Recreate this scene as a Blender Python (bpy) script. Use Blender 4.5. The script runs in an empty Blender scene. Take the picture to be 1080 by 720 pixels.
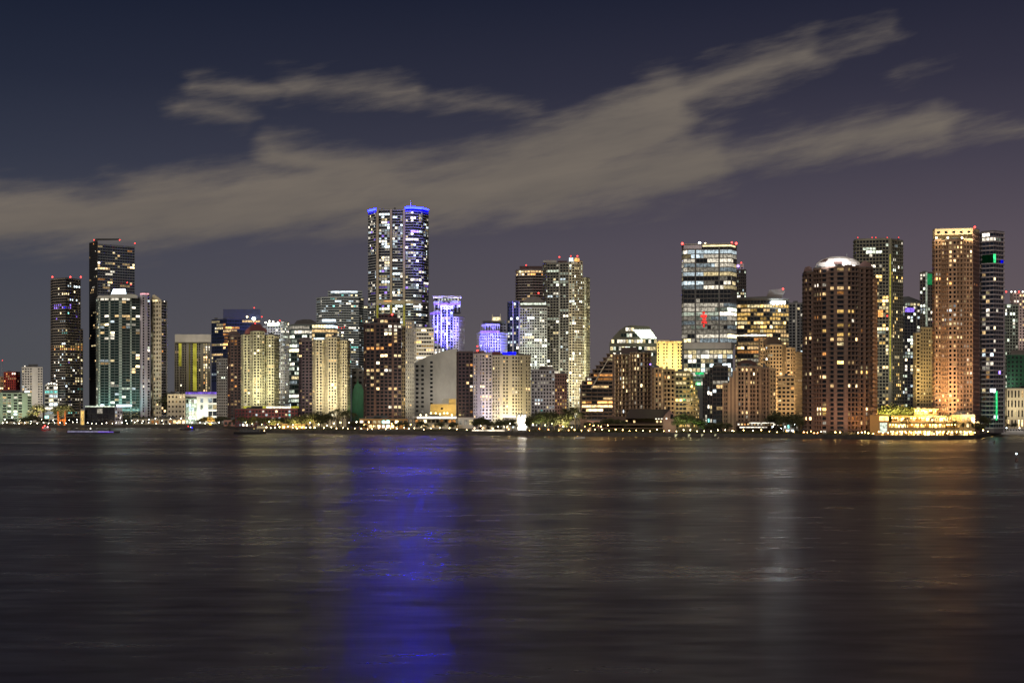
import bpy, math, random
from mathutils import Vector

R = random.Random(7)
F, CX, HY, H = 1500.0, 540.0, 430.0, 21.0      # focal length and horizon in photo pixels, eye height in metres (bridge deck)
G = 2.4                                        # ground level of the shore
sc = bpy.context.scene
COL = sc.collection

def wx(px, Y): return (px - CX) / F * Y
def wz(py, Y): return H + (HY - py) * Y / F
def P(px, Y): return (wx(px, Y), Y)
def proj(x, y, z): return CX + F * x / y, HY - F * (z - H) / y

# ------------------------------------------------------------------ materials
MATS = {}
def nt(m):
    m.use_nodes = True
    n = m.node_tree.nodes
    return m.node_tree, n, m.node_tree.links

def wall_mat(name, col, rough=.75, var=.25, metal=0.0, scale=.05):
    """painted stucco, stone or metal with broad uneven weathering"""
    if name in MATS: return MATS[name]
    m = bpy.data.materials.new(name); t, n, l = nt(m)
    b = n['Principled BSDF']; b.inputs['Roughness'].default_value = rough; b.inputs['Metallic'].default_value = metal
    g = n.new('ShaderNodeNewGeometry'); no = n.new('ShaderNodeTexNoise'); no.inputs['Scale'].default_value = scale
    no.inputs['Detail'].default_value = 6; no.inputs['Roughness'].default_value = .7
    mp = n.new('ShaderNodeMapping'); mp.inputs['Scale'].default_value = (1, 1, .45)
    l.new(g.outputs['Position'], mp.inputs[0]); l.new(mp.outputs[0], no.inputs['Vector'])
    mr = n.new('ShaderNodeMapRange'); mr.inputs['From Min'].default_value = .3; mr.inputs['From Max'].default_value = .7
    mr.inputs['To Min'].default_value = 1 - var; mr.inputs['To Max'].default_value = 1 + var
    l.new(no.outputs['Fac'], mr.inputs['Value'])
    mx = n.new('ShaderNodeVectorMath'); mx.operation = 'SCALE'; mx.inputs[0].default_value = col
    l.new(mr.outputs[0], mx.inputs['Scale']); l.new(mx.outputs[0], b.inputs['Base Color'])
    MATS[name] = m
    return m

def glass_mat(name, col=(.012, .014, .018), rough=.12):
    if name in MATS: return MATS[name]
    m = bpy.data.materials.new(name); t, n, l = nt(m)
    b = n['Principled BSDF']; b.inputs['Roughness'].default_value = rough; b.inputs['IOR'].default_value = 1.6
    g = n.new('ShaderNodeNewGeometry'); no = n.new('ShaderNodeTexNoise'); no.inputs['Scale'].default_value = .35
    l.new(g.outputs['Position'], no.inputs['Vector'])
    mx = n.new('ShaderNodeVectorMath'); mx.operation = 'SCALE'; mx.inputs[0].default_value = [c * 2 for c in col]
    l.new(no.outputs['Fac'], mx.inputs['Scale']); l.new(mx.outputs[0], b.inputs['Base Color'])
    MATS[name] = m
    return m

LIGHTCOL = dict(warm=(1, .66, .30), yellow=(1, .80, .42), white=(1, .90, .72), cool=(.78, .93, 1), orange=(1, .42, .12),
                teal=(.25, .85, .75), purple=(.32, .18, 1), blue=(.0007, .0011, 1), red=(1, .05, .04), green=(.05, .8, .25),
                gold=(1, .62, .18), lilac=(.72, .66, 1), lime=(.86, .78, .10), pink=(1, .45, .5), pale=(.85, .95, .75))
def glow(col, strength, sample=False, var=.7, scale=.55):
    """a lit window, lamp or sign: uneven, as rooms with curtains and furniture are"""
    key = f'{col}_light_{strength:g}' + ('_s' if sample else '')
    if key in MATS: return MATS[key]
    m = bpy.data.materials.new(key); t, n, l = nt(m)
    n.remove(n['Principled BSDF'])
    e = n.new('ShaderNodeEmission'); e.inputs['Color'].default_value = (*LIGHTCOL[col], 1)
    if var:
        g = n.new('ShaderNodeNewGeometry'); no = n.new('ShaderNodeTexNoise'); no.inputs['Scale'].default_value = scale
        no.inputs['Detail'].default_value = 3
        l.new(g.outputs['Position'], no.inputs['Vector'])
        mr = n.new('ShaderNodeMapRange'); mr.inputs['From Min'].default_value = .32; mr.inputs['From Max'].default_value = .68
        mr.inputs['To Min'].default_value = strength * (1 - var); mr.inputs['To Max'].default_value = strength * (1 + var)
        l.new(no.outputs['Fac'], mr.inputs['Value']); l.new(mr.outputs[0], e.inputs['Strength'])
    else:
        e.inputs['Strength'].default_value = strength
    l.new(e.outputs[0], n['Material Output'].inputs['Surface'])
    m.cycles.emission_sampling = 'AUTO' if sample else 'NONE'
    MATS[key] = m
    return m

PAL = dict(
    res=[('warm', 35), ('yellow', 32), ('white', 22), ('cool', 8), ('orange', 4)],
    warm=[('warm', 50), ('yellow', 25), ('orange', 12), ('white', 12)],
    cool=[('white', 40), ('cool', 35), ('teal', 8), ('yellow', 18)],
    office=[('white', 50), ('yellow', 32), ('cool', 18)],
    pale=[('pale', 45), ('white', 30), ('cool', 15), ('yellow', 10)],
    gold=[('gold', 50), ('yellow', 30), ('warm', 20)],
    party=[('yellow', 30), ('white', 30), ('cool', 20), ('teal', 6), ('purple', 6), ('warm', 8)],
    bluish=[('white', 36), ('cool', 42), ('purple', 7), ('yellow', 15)],
    orange=[('orange', 60), ('gold', 30), ('warm', 10)],
    purple=[('purple', 70), ('blue', 30)], yellow=[('yellow', 60), ('white', 25), ('warm', 15)], white=[('white', 70), ('cool', 30)])
LEVELS = [(.32, 38), (.9, 36), (2.1, 19), (4.6, 7)]
def wpick(lst):
    t = R.random() * sum(w for _, w in lst)
    for v, w in lst:
        t -= w
        if t <= 0: return v
    return lst[-1][0]
def litmat(pal, gain=1.0):
    return glow(wpick(PAL[pal]), round(wpick(LEVELS) * gain, 2))

# ------------------------------------------------------------------ mesh helper
class MB:
    def __init__(s): s.v, s.f, s.m, s.mats = [], [], [], []
    def mi(s, mat):
        if mat not in s.mats: s.mats.append(mat)
        return s.mats.index(mat)
    def face(s, pts, mat):
        k = len(s.v); s.v += [tuple(p) for p in pts]; s.f.append(tuple(range(k, k + len(pts)))); s.m.append(s.mi(mat))
    def idx(s, ids, mat): s.f.append(tuple(ids)); s.m.append(s.mi(mat))
    def prism(s, poly, z0, z1, mat, top=None):
        k, n = len(s.v), len(poly)
        s.v += [(x, y, z0) for x, y in poly] + [(x, y, z1) for x, y in poly]
        i = s.mi(mat)
        for a in range(n):
            b = (a + 1) % n
            s.f.append((k + a, k + b, k + n + b, k + n + a)); s.m.append(i)
        s.f.append(tuple(range(k + n, k + 2 * n))); s.m.append(s.mi(top or mat))
        s.f.append(tuple(range(k + n - 1, k - 1, -1))); s.m.append(i)
    def box(s, x0, x1, y0, y1, z0, z1, mat): s.prism([(x0, y0), (x1, y0), (x1, y1), (x0, y1)], z0, z1, mat)
    def tube(s, path, radii, mat, n=6):
        k = len(s.v); i = s.mi(mat)
        for j, p in enumerate(path):
            p = Vector(p); q = Vector(path[min(j + 1, len(path) - 1)]) - Vector(path[max(j - 1, 0)])
            q.normalize(); a = q.cross(Vector((0, 1, .01))).normalized() if abs(q.y) < .95 else q.cross(Vector((1, 0, 0))).normalized()
            c = q.cross(a)
            for w in range(n):
                t = 2 * math.pi * w / n
                s.v.append(tuple(p + (a * math.cos(t) + c * math.sin(t)) * radii[j]))
        for j in range(len(path) - 1):
            for w in range(n):
                u = (w + 1) % n
                s.f.append((k + j * n + w, k + j * n + u, k + (j + 1) * n + u, k + (j + 1) * n + w)); s.m.append(i)
        s.f.append(tuple(k + w for w in range(n))); s.m.append(i)
        e = k + (len(path) - 1) * n
        s.f.append(tuple(e + w for w in range(n))); s.m.append(i)
    def ball(s, c, r, mat, seg=8, rings=5, sz=1.0, half=False):
        k = len(s.v); i = s.mi(mat)
        lo = 0 if half else -math.pi / 2
        for a in range(rings + 1):
            ph = lo + (math.pi / 2 - lo) * a / rings
            for w in range(seg):
                t = 2 * math.pi * w / seg
                s.v.append((c[0] + r * math.cos(ph) * math.cos(t), c[1] + r * math.cos(ph) * math.sin(t), c[2] + r * sz * math.sin(ph)))
        for a in range(rings):
            for w in range(seg):
                u = (w + 1) % seg
                s.f.append((k + a * seg + w, k + a * seg + u, k + (a + 1) * seg + u, k + (a + 1) * seg + w)); s.m.append(i)
    def mesh(s, name, o=(0, 0, 0)):
        me = bpy.data.meshes.new(name)
        me.from_pydata([(x - o[0], y - o[1], z - o[2]) for x, y, z in s.v], [], s.f)
        for mt in s.mats: me.materials.append(mt)
        me.polygons.foreach_set('material_index', s.m); me.update()
        return me
    def build(s, name, parent=None, o=None):
        if not s.f: return None
        if o is None: o = parent['_o'] if parent and '_o' in parent else (0, 0, 0)
        ob = bpy.data.objects.new(name, s.mesh(name, o)); COL.objects.link(ob)
        if parent: ob.parent = parent
        return ob

def thing(name, label, cat, loc=(0, 0, 0), group=None, rz=0):
    o = bpy.data.objects.new(name, None); COL.objects.link(o)
    o.location = loc; o.rotation_euler.z = rz; o.empty_display_size = 2
    o['label'] = label; o['category'] = cat; o['_o'] = list(loc)
    if group: o['group'] = group
    return o
def tag(o, label, cat, group=None):
    o['label'] = label; o['category'] = cat
    if group: o['group'] = group
    return o
def copy_tree(root, loc, rz=0, s=1.0, label=None, group=None, sz=None):
    r = root.copy(); COL.objects.link(r); r.location = loc; r.rotation_euler.z = rz; r.scale = (s, s, sz or s)
    if label: r['label'] = label
    if group: r['group'] = group
    for ch in root.children:
        c = ch.copy(); COL.objects.link(c); c.parent = r
    return r

# ------------------------------------------------------------------ building generator
W = wall_mat
M_CREAM = W('cream_stucco', (.50, .44, .33)); M_PALE = W('pale_stucco', (.46, .46, .42)); M_WHITE = W('white_stucco', (.60, .57, .52))
M_BROWN = W('brown_stucco', (.085, .050, .042)); M_DBROWN = W('dark_brown_brick', (.060, .034, .036)); M_TAN = W('tan_stucco', (.34, .22, .12))
M_GREY = W('grey_concrete', (.33, .32, .30)); M_DGREY = W('dark_grey_panel', (.07, .072, .08)); M_BLACK = W('black_panel', (.018, .018, .022))
M_NAVY = W('navy_panel', (.014, .022, .075), .4); M_GREENP = W('pale_green_panel', (.30, .38, .30)); M_TEAL = W('teal_grey_panel', (.062, .085, .085), .5)
M_ROSE = W('rose_brown_stucco', (.115, .064, .058)); M_RED = W('red_brick', (.26, .035, .025)); M_ORANGE = W('orange_stucco', (.50, .22, .06))
M_YELLOW = W('yellow_stucco', (.50, .36, .13)); M_STEEL = W('steel', (.25, .25, .27), .4, .15, .8); M_ROOF = W('roof_gravel', (.12, .115, .11))
M_BLUEGREY = W('blue_grey_panel', (.17, .19, .22), .5); M_NET = W('green_netting', (.010, .05, .028), .9, .35, 0, .4)
M_LILAC = W('lilac_stucco', (.42, .38, .44)); M_BEIGE = W('beige_stone', (.40, .33, .25))
GL = glass_mat('dark_window_glass'); GLB = glass_mat('blue_window_glass', (.012, .02, .04)); GLG = glass_mat('green_window_glass', (.012, .028, .026))

def style(**k):
    d = dict(fh=3.2, bw=3.4, sp=.34, pw=.30, rec=.5, wall=M_CREAM, fin=None, glass=GL, lit=.18, pal='res', run=.25, slab=0, slabm=None,
             pat='w', gain=1.0, par=1.2, bands=())
    d.update(k); return d

class Bld:
    def __init__(s, name, label, cat, px, Y, group=None):
        s.t = thing(name, label, cat, (wx(px, Y), Y, G), group); s.wins = []; s.roof = MB(); s.n = 0
    def tier(s, chain, top, st, bot=None, hid=None, D=26, roofm=None):
        """one volume: chain = (photo x, distance) corners left to right, top/bot = photo y at the middle corner"""
        Ym = min(c[1] for c in chain)
        z1 = wz(top, Ym); z0 = G if bot is None else wz(bot, Ym)
        zh = z0 if hid is None else max(z0, wz(hid, Ym) - 4)
        pts = [P(*c) for c in chain]
        a, b = chain[0], chain[-1]
        back = [P(b[0] - .6, b[1] + D), P(a[0] + .6, a[1] + D)]
        loop = pts + back
        m = MB(); e = MB()
        fh = st['fh']; nf = max(1, round((z1 - st['par'] - zh) / fh)); fh = (z1 - st['par'] - zh) / nf
        zs = [z0] + ([zh] if zh > z0 + .5 else []); first = len(zs) - 1
        zs += [zh + fh * (k + 1) for k in range(nf)] + [z1]
        cols = []; lines = []
        full = [back[1]] + pts + [back[0]]
        for k in range(len(full) - 1):
            p0, p1 = Vector(full[k]), Vector(full[k + 1]); L = (p1 - p0).length
            side = k == 0 or k == len(full) - 2
            if side: types = ['w'] * max(1, round(L / max(st['bw'], 4)))
            else:
                nb = max(1, round(L / st['bw'])); pat = st['pat']
                types = [pat[(j * len(pat)) // nb if len(pat) > nb or st.get('stretch') else j % len(pat)] for j in range(nb)]
            if not side and st.get('acc'):
                types = []
                while sum(.35 if c == 'f' else 1 for c in types) < L / st['bw'] - .4: types.append(pat[len(types) % len(pat)])
                if pat[0] == 'f' and types[-1] != 'f': types.append('f')
            ws = [.35 if c == 'f' else 1 for c in types]; tot = sum(ws); u = 0
            nrm = Vector(((p1 - p0).y, -(p1 - p0).x)).normalized()
            for j, c in enumerate(types):
                lines.append((p0 + (p1 - p0) * (u / tot), nrm)); u += ws[j]
                cols.append((c, side))
        lines.append((Vector(full[-1]), nrm))
        k0 = len(m.v); nl, nz = len(lines), len(zs)
        for q, _ in lines:
            for z in zs: m.v.append((q.x, q.y, z))
        wall, fin = st['wall'], st['fin'] or st['wall']
        for ci, (c, side) in enumerate(cols):
            p0, n0 = lines[ci]; p1 = lines[ci + 1][0]; ed = p1 - p0; L = ed.length; ang = math.atan2(ed.y, ed.x)
            inw = Vector((-n0.x, -n0.y))
            for fi in range(nz - 1):
                A, B, C, D_ = k0 + ci * nz + fi, k0 + (ci + 1) * nz + fi, k0 + (ci + 1) * nz + fi + 1, k0 + ci * nz + fi + 1
                if c in 'sf' or fi < first or fi == nz - 2:
                    m.idx((A, B, C, D_), fin if c == 'f' else wall); continue
                z_0, z_1 = zs[fi], zs[fi + 1]; hh = z_1 - z_0
                u0, u1 = st['pw'] / 2, 1 - st['pw'] / 2
                a_, b_ = z_0 + hh * st['sp'] * .75, z_1 - hh * st['sp'] * .25
                q0, q1 = p0 + ed * u0, p0 + ed * u1
                o = len(m.v)
                m.v += [(q0.x, q0.y, a_), (q1.x, q1.y, a_), (q1.x, q1.y, b_), (q0.x, q0.y, b_)]
                r0, r1 = q0 + inw * st['rec'], q1 + inw * st['rec']
                m.v += [(r0.x, r0.y, a_), (r1.x, r1.y, a_), (r1.x, r1.y, b_), (r0.x, r0.y, b_)]
                m.idx((A, B, o + 1, o), wall); m.idx((B, C, o + 2, o + 1), wall); m.idx((C, D_, o + 3, o + 2), wall); m.idx((D_, A, o, o + 3), wall)
                for w in range(4): x = (w + 1) % 4; m.idx((o + w, o + x, o + 4 + x, o + 4 + w), wall)
                c0 = (r0 + r1) / 2; pp = proj(c0.x, c0.y, (a_ + b_) / 2)
                s.wins.append((c0.x, c0.y, (a_ + b_) / 2, (r1 - r0).length, b_ - a_, ang, pp, side, st, s.n * 1000 + fi))
        bi = [k0 + ci * nz for ci in (0, nl - 1)]
        m.idx((bi[1], bi[0], bi[0] + nz - 1, bi[1] + nz - 1), wall)          # rear wall
        m.build('wall', s.t)
        rf = MB(); rf.prism(loop, z1, z1 + .5, roofm or M_ROOF); rf.build('roof', s.t)
        wpx = chain[-1][0] - chain[0][0]
        if bot is None and wpx > 9:
            for _ in range(1 + (wpx > 22)):
                a0 = chain[0][0] + wpx * R.uniform(.15, .5); a1 = a0 + wpx * R.uniform(.15, .35); y0 = max(c[1] for c in chain) + 4
                pr = MB(); pr.prism([P(a0, y0), P(a1, y0), P(a1, y0 + 6), P(a0, y0 + 6)], z1 + .5, z1 + .5 + R.uniform(1.0, 2.4), M_DGREY); pr.build('plant_room', s.t)
        if st['slab']:
            n_ = len(pts)
            outp = []
            for k in range(n_):
                v = Vector((0, 0))
                for w in (k - 1, k):
                    if 0 <= w < n_ - 1:
                        d = Vector(pts[w + 1]) - Vector(pts[w]); v += Vector((d.y, -d.x)).normalized()
                v.normalize(); outp.append(tuple(Vector(pts[k]) + v * st['slab']))
            poly = outp + [tuple(Vector(p) + Vector((0, .3))) for p in reversed(pts)]
            for fi in range(first, nz - 1): e.prism(poly, zs[fi] - .25, zs[fi] + st.get('slabh', .45), st['slabm'] or wall)
            e.build('floor_edge', s.t)
        s.n += 1
        s.chain, s.z1, s.Y = chain, z1, Ym
        return s
    def box(s, x0, x1, top, bot, Y, mat, D=10, name='plant_room'):
        m = MB(); a, b = wx(x0, Y), wx(x1, Y)
        m.prism([(a, Y), (b, Y), P(x1 - .2, Y + D), P(x0 + .2, Y + D)], wz(bot, Y), wz(top, Y), mat)
        return m.build(name, s.t)
    def outline(s, pts, Y, D, mat, name='wall'):
        """upright slab with a shaped front outline, given in photo pixels"""
        m = MB(); n = len(pts)
        k = len(m.v); i = m.mi(mat)
        m.v += [(wx(a, Y), Y, wz(b, Y)) for a, b in pts] + [(wx(a, Y) * (1 + D / Y * .9), Y + D, wz(b, Y)) for a, b in pts]
        m.f.append(tuple(range(n))); m.m.append(i); m.f.append(tuple(range(2 * n - 1, n - 1, -1))); m.m.append(i)
        for a in range(n):
            b = (a + 1) % n; m.f.append((a, n + a, n + b, b)); m.m.append(i)
        return m.build(name, s.t)
    def at(s, px, chain=None):
        ch = chain or s.chain
        for (a, ya), (b, yb) in zip(ch, ch[1:]):
            if a - 1e-6 <= px <= b + 1e-6 and b > a:
                x0, x1 = wx(a, ya), wx(b, yb); k = (px - CX) / F
                den = (x1 - x0) - k * (yb - ya)
                t = (k * ya - x0) / den
                return x0 + (x1 - x0) * t, ya + (yb - ya) * t
        return P(px, ch[0][1] if px < ch[0][0] else ch[-1][1])
    def strip(s, x0, x1, top, bot, mat, name='light_band', out=.45, thick=.3, chain=None):
        """a band that follows the facade, standing proud of it"""
        ch = chain or s.chain
        xs = sorted({x0, x1, *[c[0] for c in ch if x0 < c[0] < x1]})
        f = [s.at(x, ch) for x in xs]; Y = min(c[1] for c in ch)
        m = MB(); poly = [(x, y - out) for x, y in f] + [(x, y - out + thick) for x, y in reversed(f)]
        m.prism(poly, wz(bot, Y), wz(top, Y), mat)
        return m.build(name, s.t)
    def beacon(s, px, py, col='red', r=.7, k=6, Y=None, name='beacon_light', chain=None):
        r *= .8
        x, y = s.at(px, chain) if Y is None else P(px, Y)
        m = MB(); z = wz(py, y); m.ball((x, y + .8, z), r, glow(col, k, var=0), 8, 5)
        m.tube([(x, y + .8, z - 3), (x, y + .8, z)], [.15, .15], M_STEEL, 5)
        return m.build(name, s.t)
    def mast(s, px, top, bot, Y, r=.35, name='mast'):
        m = MB(); x, y = P(px, Y); m.tube([(x, y, wz(bot, Y)), (x, y, wz(top, Y))], [r, r * .4], M_STEEL, 6)
        return m.build(name, s.t)
    def window(s, px0, px1, py0, py1, Y, mat, out=.08):
        """one pane given by its photo rectangle on a flat front at distance Y"""
        x0, x1 = wx(px0, Y), wx(px1, Y)
        s.panes = getattr(s, 'panes', []) + [((x0 + x1) / 2, Y - out, (wz(py0, Y) + wz(py1, Y)) / 2, x1 - x0, abs(wz(py0, Y) - wz(py1, Y)), 0, mat)]
    def done(s, cap=100, vis=None):
        """choose lit rooms, make up to `cap` windows their own parts, the rest one part"""
        last = None; lit = []; dark = []; prev = {}
        ff = {}
        for (x, y, z, w, h, a, pp, side, st, fk) in s.wins:
            if fk not in ff: ff[fk] = .45 + 1.1 * R.random()
            p, pal, gain = st['lit'] * ff[fk], st['pal'], st['gain']
            for (bx0, bx1, by0, by1, bp, bpal, *bg) in st['bands']:
                if bx0 <= pp[0] <= bx1 and by0 <= pp[1] <= by1: p, pal, gain = bp, bpal, (bg[0] if bg else gain)
            pm = prev.get(fk)
            if pm is not None and R.random() < st['run'] and p > 0: mt = pm
            elif R.random() < p: mt = litmat(pal, gain)
            else: mt = None
            prev[fk] = mt
            if mt is None: dark.append((x, y, z, w, h, a, st['glass']))
            else: lit.append((x, y, z, w, h, a, mt, pp, side))
        # seen windows first, brightest and largest first
        lit.sort(key=lambda q: (q[8], (vis is not None and q[7][1] > vis), -q[3] * q[4] * MATSTR(q[6])))
        own = [q[:7] for q in lit[:cap]]; rest = [q[:7] for q in lit[cap:]]
        own += getattr(s, 'panes', [])
        if len(own) + len(rest) + len(dark) <= cap: own += rest + dark; rest, dark = [], []
        o = s.t.location
        for (x, y, z, w, h, a, mt) in own:
            key = (round(w, 2), round(h, 2), mt.name)
            if key not in WMESH:
                m = MB(); W2, H2 = key[0] / 2 - .02, key[1] / 2 - .02
                m.face([(-W2, 0, -H2), (W2, 0, -H2), (W2, 0, H2), (-W2, 0, H2)], mt); WMESH[key] = m.mesh('window')
            ob = bpy.data.objects.new('window', WMESH[key]); COL.objects.link(ob); ob.parent = s.t
            ob.location = (x - o.x, y - o.y, z - o.z); ob.rotation_euler.z = a
        m = MB()
        for (x, y, z, w, h, a, mt) in rest + dark:
            c, d = math.cos(a) * w / 2, math.sin(a) * w / 2
            m.face([(x - c, y - d, z - h / 2), (x + c, y + d, z - h / 2), (x + c, y + d, z + h / 2), (x - c, y - d, z + h / 2)], mt)
        ob = m.build('window', s.t)
        if ob: ob['kind'] = 'stuff'
        return s
WMESH = {}
def MATSTR(m):
    try: return float(m.name.split('_light_')[1].split('_')[0])
    except Exception: return 1

FL = .26
def flood(px, py, Y, tpx, tpy, tY, col, power, size=6, sy=None, spread=100):
    """a floodlight on a roof edge or in the planting, aimed up at a front"""
    d = bpy.data.lights.new('floodlight', 'AREA'); d.shape = 'RECTANGLE'; d.size = size; d.size_y = sy or 2
    d.color = col; d.energy = power * FL; d.spread = math.radians(spread)
    o = bpy.data.objects.new('floodlight', d); COL.objects.link(o)
    a = Vector((wx(px, Y), Y, wz(py, Y))); b = Vector((wx(tpx, tY), tY, wz(tpy, tY)))
    o.location = a; o.rotation_euler = (b - a).to_track_quat('-Z', 'Y').to_euler()
    return o

# ------------------------------------------------------------------ buildings, far left to far right
RESID = dict(fh=3.2, bw=3.6, sp=.42, pw=.34)
GLASSY = dict(fh=3.4, bw=3.2, sp=.22, pw=.10, rec=.25)
OFFICE = dict(fh=4.0, bw=3.0, sp=.38, pw=.10, rec=.3, run=.75)

b = Bld('apartment_tower', 'pale orange-lit tower with a thin mast at the far left edge of the skyline', 'tower', -3, 1950)
b.tier([(-10, 1950), (3.6, 1950)], 397, style(**RESID, wall=M_TAN, lit=.35, pal='warm'), hid=418)
b.mast(2.2, 380, 397, 1952, .6); b.beacon(2.2, 380, 'red', .8, 4, 1952); b.done(60)

b = Bld('apartment_tower', 'small red-lit tower between the masted tower and the white tower', 'tower', 9, 1900)
b.tier([(3.8, 1905), (16.4, 1895), (21.5, 1915)], 392, style(**RESID, wall=M_RED, lit=.15, pal='warm'), hid=418)
b.box(8, 16, 411, 419, 1880, M_BLACK, 8); b.done(60)

b = Bld('apartment_tower', 'white slab tower with a solid centre strip left of the twin-lit dark tower', 'tower', 34, 1850)
b.tier([(23, 1850), (45, 1850)], 387, style(**{**RESID, 'sp': .5}, wall=M_WHITE, lit=.10, pal='res', pat='wwwssww', stretch=1), hid=430)
b.box(30, 40, 384, 387, 1858, M_DGREY); b.beacon(26, 386, 'white', .8, 3); b.done(80)

b = Bld('apartment_block', 'low pale green block with stacked balconies below the red-lit tower', 'apartment block', 10, 1640)
b.tier([(-24, 1640), (33.5, 1640)], 414, style(fh=3.3, bw=5, sp=.4, pw=.2, wall=M_GREENP, fin=M_GREENP, lit=.30, pal='res', pat='wwfwws', slab=.8), bot=None)
b.done(100)

b = Bld('apartment_block', 'small square block with white roof lamps beside the dark twin tower base', 'apartment block', 54, 1690)
b.tier([(47, 1690), (61, 1690)], 406, style(fh=5, bw=6, sp=.4, pw=.16, wall=M_PALE, lit=.35, pal='white' if 0 else 'cool', slab=.8, slabm=M_WHITE))
for x, y in ((48.5, 406), (51, 404.5), (54, 404), (57, 404.5), (59.5, 405.5), (50, 409)): b.beacon(x, y, 'white', 1.0, 6)
b.done(60)

b = Bld('condo_tower', 'dark tower flaring towards its base with a lit orange sky lobby', 'tower', 69, 1700)
st = style(**RESID, wall=M_BLACK, lit=.10, pal='party', pat='wwwwwwf', fin=M_BEIGE, slab=.7, slabh=.9, slabm=W('brown_grey_edge', (.20, .175, .155)),
           bands=[(53, 90, 363, 370, .9, 'orange', 1.4), (56, 75, 321.5, 325.5, .8, 'purple', 1.0), (53, 90, 372, 440, .22, 'party', .8)])
b.tier([(53.5, 1722), (56.5, 1702), (69, 1690), (85, 1715)], 293, st, bot=346); top = b.chain
b.tier([(53.5, 1722), (56.5, 1702), (69, 1690), (87.5, 1716)], 346, st, hid=436)
for x in (55, 74, 85): b.beacon(x, 292, 'red', 1.2, 7, chain=top)
b.done(100, 436)

b = Bld('condo_tower', 'tall dark tower with red roof beacons, black narrow side and blue-grey slabs', 'tower', 118, 1780)
st = style(**RESID, wall=M_BLACK, lit=.06, pal='warm', run=.4)
b.tier([(94, 1800), (103, 1775)], 254, st, hid=400)
b.tier([(103, 1774), (142, 1806)], 257.5, style(**{**GLASSY, 'sp': .3}, wall=M_BLUEGREY, glass=GLB, lit=.05, pal='warm', slab=.7, slabh=1.0, slabm=M_BLUEGREY, run=.5,
       bands=[(103, 142, 277, 283, .38, 'warm'), (103, 142, 297, 303, .28, 'warm')]), hid=330)
b.outline([(97, 257), (101, 251.6), (126, 251.6), (126, 253), (102, 253.4), (101, 257)], 1790, 2, M_BLACK, 'roof_crane')
for x, y in ((99, 253), (126, 253), (142, 256.5), (134, 298), (138, 300)): b.beacon(x, y, 'red', .9, 5, 1772 if y < 260 else 1790)
b.done(100, 330)

b = Bld('condo_tower', 'glass condo tower with a bright white rooftop crown and teal-lit lower floors', 'tower', 128, 1640)
TEALED = style(fh=3.2, bw=3.6, sp=.26, pw=.10, rec=.3, wall=M_TEAL, fin=W('white_green_fin', (.38, .46, .42)), glass=GLG, lit=.10, pal='res', pat='fwwfww', slab=.6, slabh=.6, slabm=W('green_grey_edge', (.11, .14, .135)),
               bands=[(100, 158, 340, 372, .16, 'res'), (100, 158, 405, 440, .16, 'pale', .7), (102, 140, 314, 318, .6, 'yellow' if 0 else 'pale')])
b.tier([(101.5, 1655), (104, 1634), (127, 1630), (147.5, 1638)], 313, TEALED, hid=440); ch = b.chain
b.outline([(102, 314), (104, 311.5), (116.5, 311.5), (117.5, 310), (140, 310), (145, 311.5), (145, 314)], 1626, 24, M_PALE, 'crown_slab')
b.outline([(117, 310.5), (119.5, 304.8), (132, 304.6), (133, 310.5)], 1627, 14, glow('cool', 4, True, .3, .3), 'crown_light')
b.tier([(147.6, 1640), (152.4, 1636), (158.4, 1642)], 309, style(fh=3.2, bw=3.6, sp=.28, pw=.2, wall=M_LILAC, glass=GL, lit=.10, pat='sww', stretch=1, pal='pale'), hid=440)
b.strip(148, 157, 309, 310.5, glow('pink', 1.2), 'parapet_light'); b.done(100, 440)

b = Bld('condo_tower', 'slim white tower with dotted square windows and a peaked lit top', 'tower', 167, 1660)
b.tier([(159, 1672), (161, 1652), (170.2, 1648)], 316, style(fh=5.0, bw=3.6, sp=.52, pw=.42, rec=1.2, wall=M_CREAM, lit=.06, pal='warm'), hid=446)
b.tier([(170.2, 1648.5), (176.2, 1660)], 317, style(fh=3.3, bw=4, sp=.4, pw=.2, wall=M_DGREY, fin=M_PALE, lit=.12, pal='warm', pat='wwf', slab=.8, slabm=M_LILAC), hid=446)
b.outline([(159, 316), (161, 311), (163, 310.6), (170, 316)], 1652, 10, M_CREAM, 'gable_wall')
b.beacon(173, 318, 'white', 1, 5); b.strip(161, 166, 316, 318, glow('yellow', 1.6), 'parapet_light'); b.done(100, 440)

b = Bld('parking_podium', 'cream windowless podium speckled with small square openings', 'podium', 184, 1615)
b.tier([(176.5, 1615), (195.5, 1615)], 415.5, style(fh=5.4, bw=4.2, sp=.6, pw=.52, rec=1.4, wall=M_CREAM, lit=.03)); b.done(40)

b = Bld('apartment_tower', 'dark ribbed tower under a blank grey cap with yellow vertical stripes', 'tower', 203, 1850)
b.tier([(184, 1850), (222, 1850)], 361, style(fh=3.3, bw=2.6, sp=.3, pw=.35, rec=1.2, wall=W('brown_grey_rib', (.15, .14, .12)), lit=.03, pal='warm', pat='wwfwwws', bands=[(215, 219, 363, 412, .75, 'warm')]), hid=418)
b.box(184.5, 222.5, 352.5, 360.6, 1846, W('pale_grey_cap', (.40, .38, .34)), 24, 'roof_cap')
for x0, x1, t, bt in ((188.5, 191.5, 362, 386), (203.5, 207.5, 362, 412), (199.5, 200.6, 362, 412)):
    b.strip(x0, x1, t, bt, glow('lime', .42 if x0 != 199.5 else .1, var=.5, scale=.08), 'stripe_light')  # yellow painted fins, their lit look put in as weak emission
b.done(60)

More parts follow.
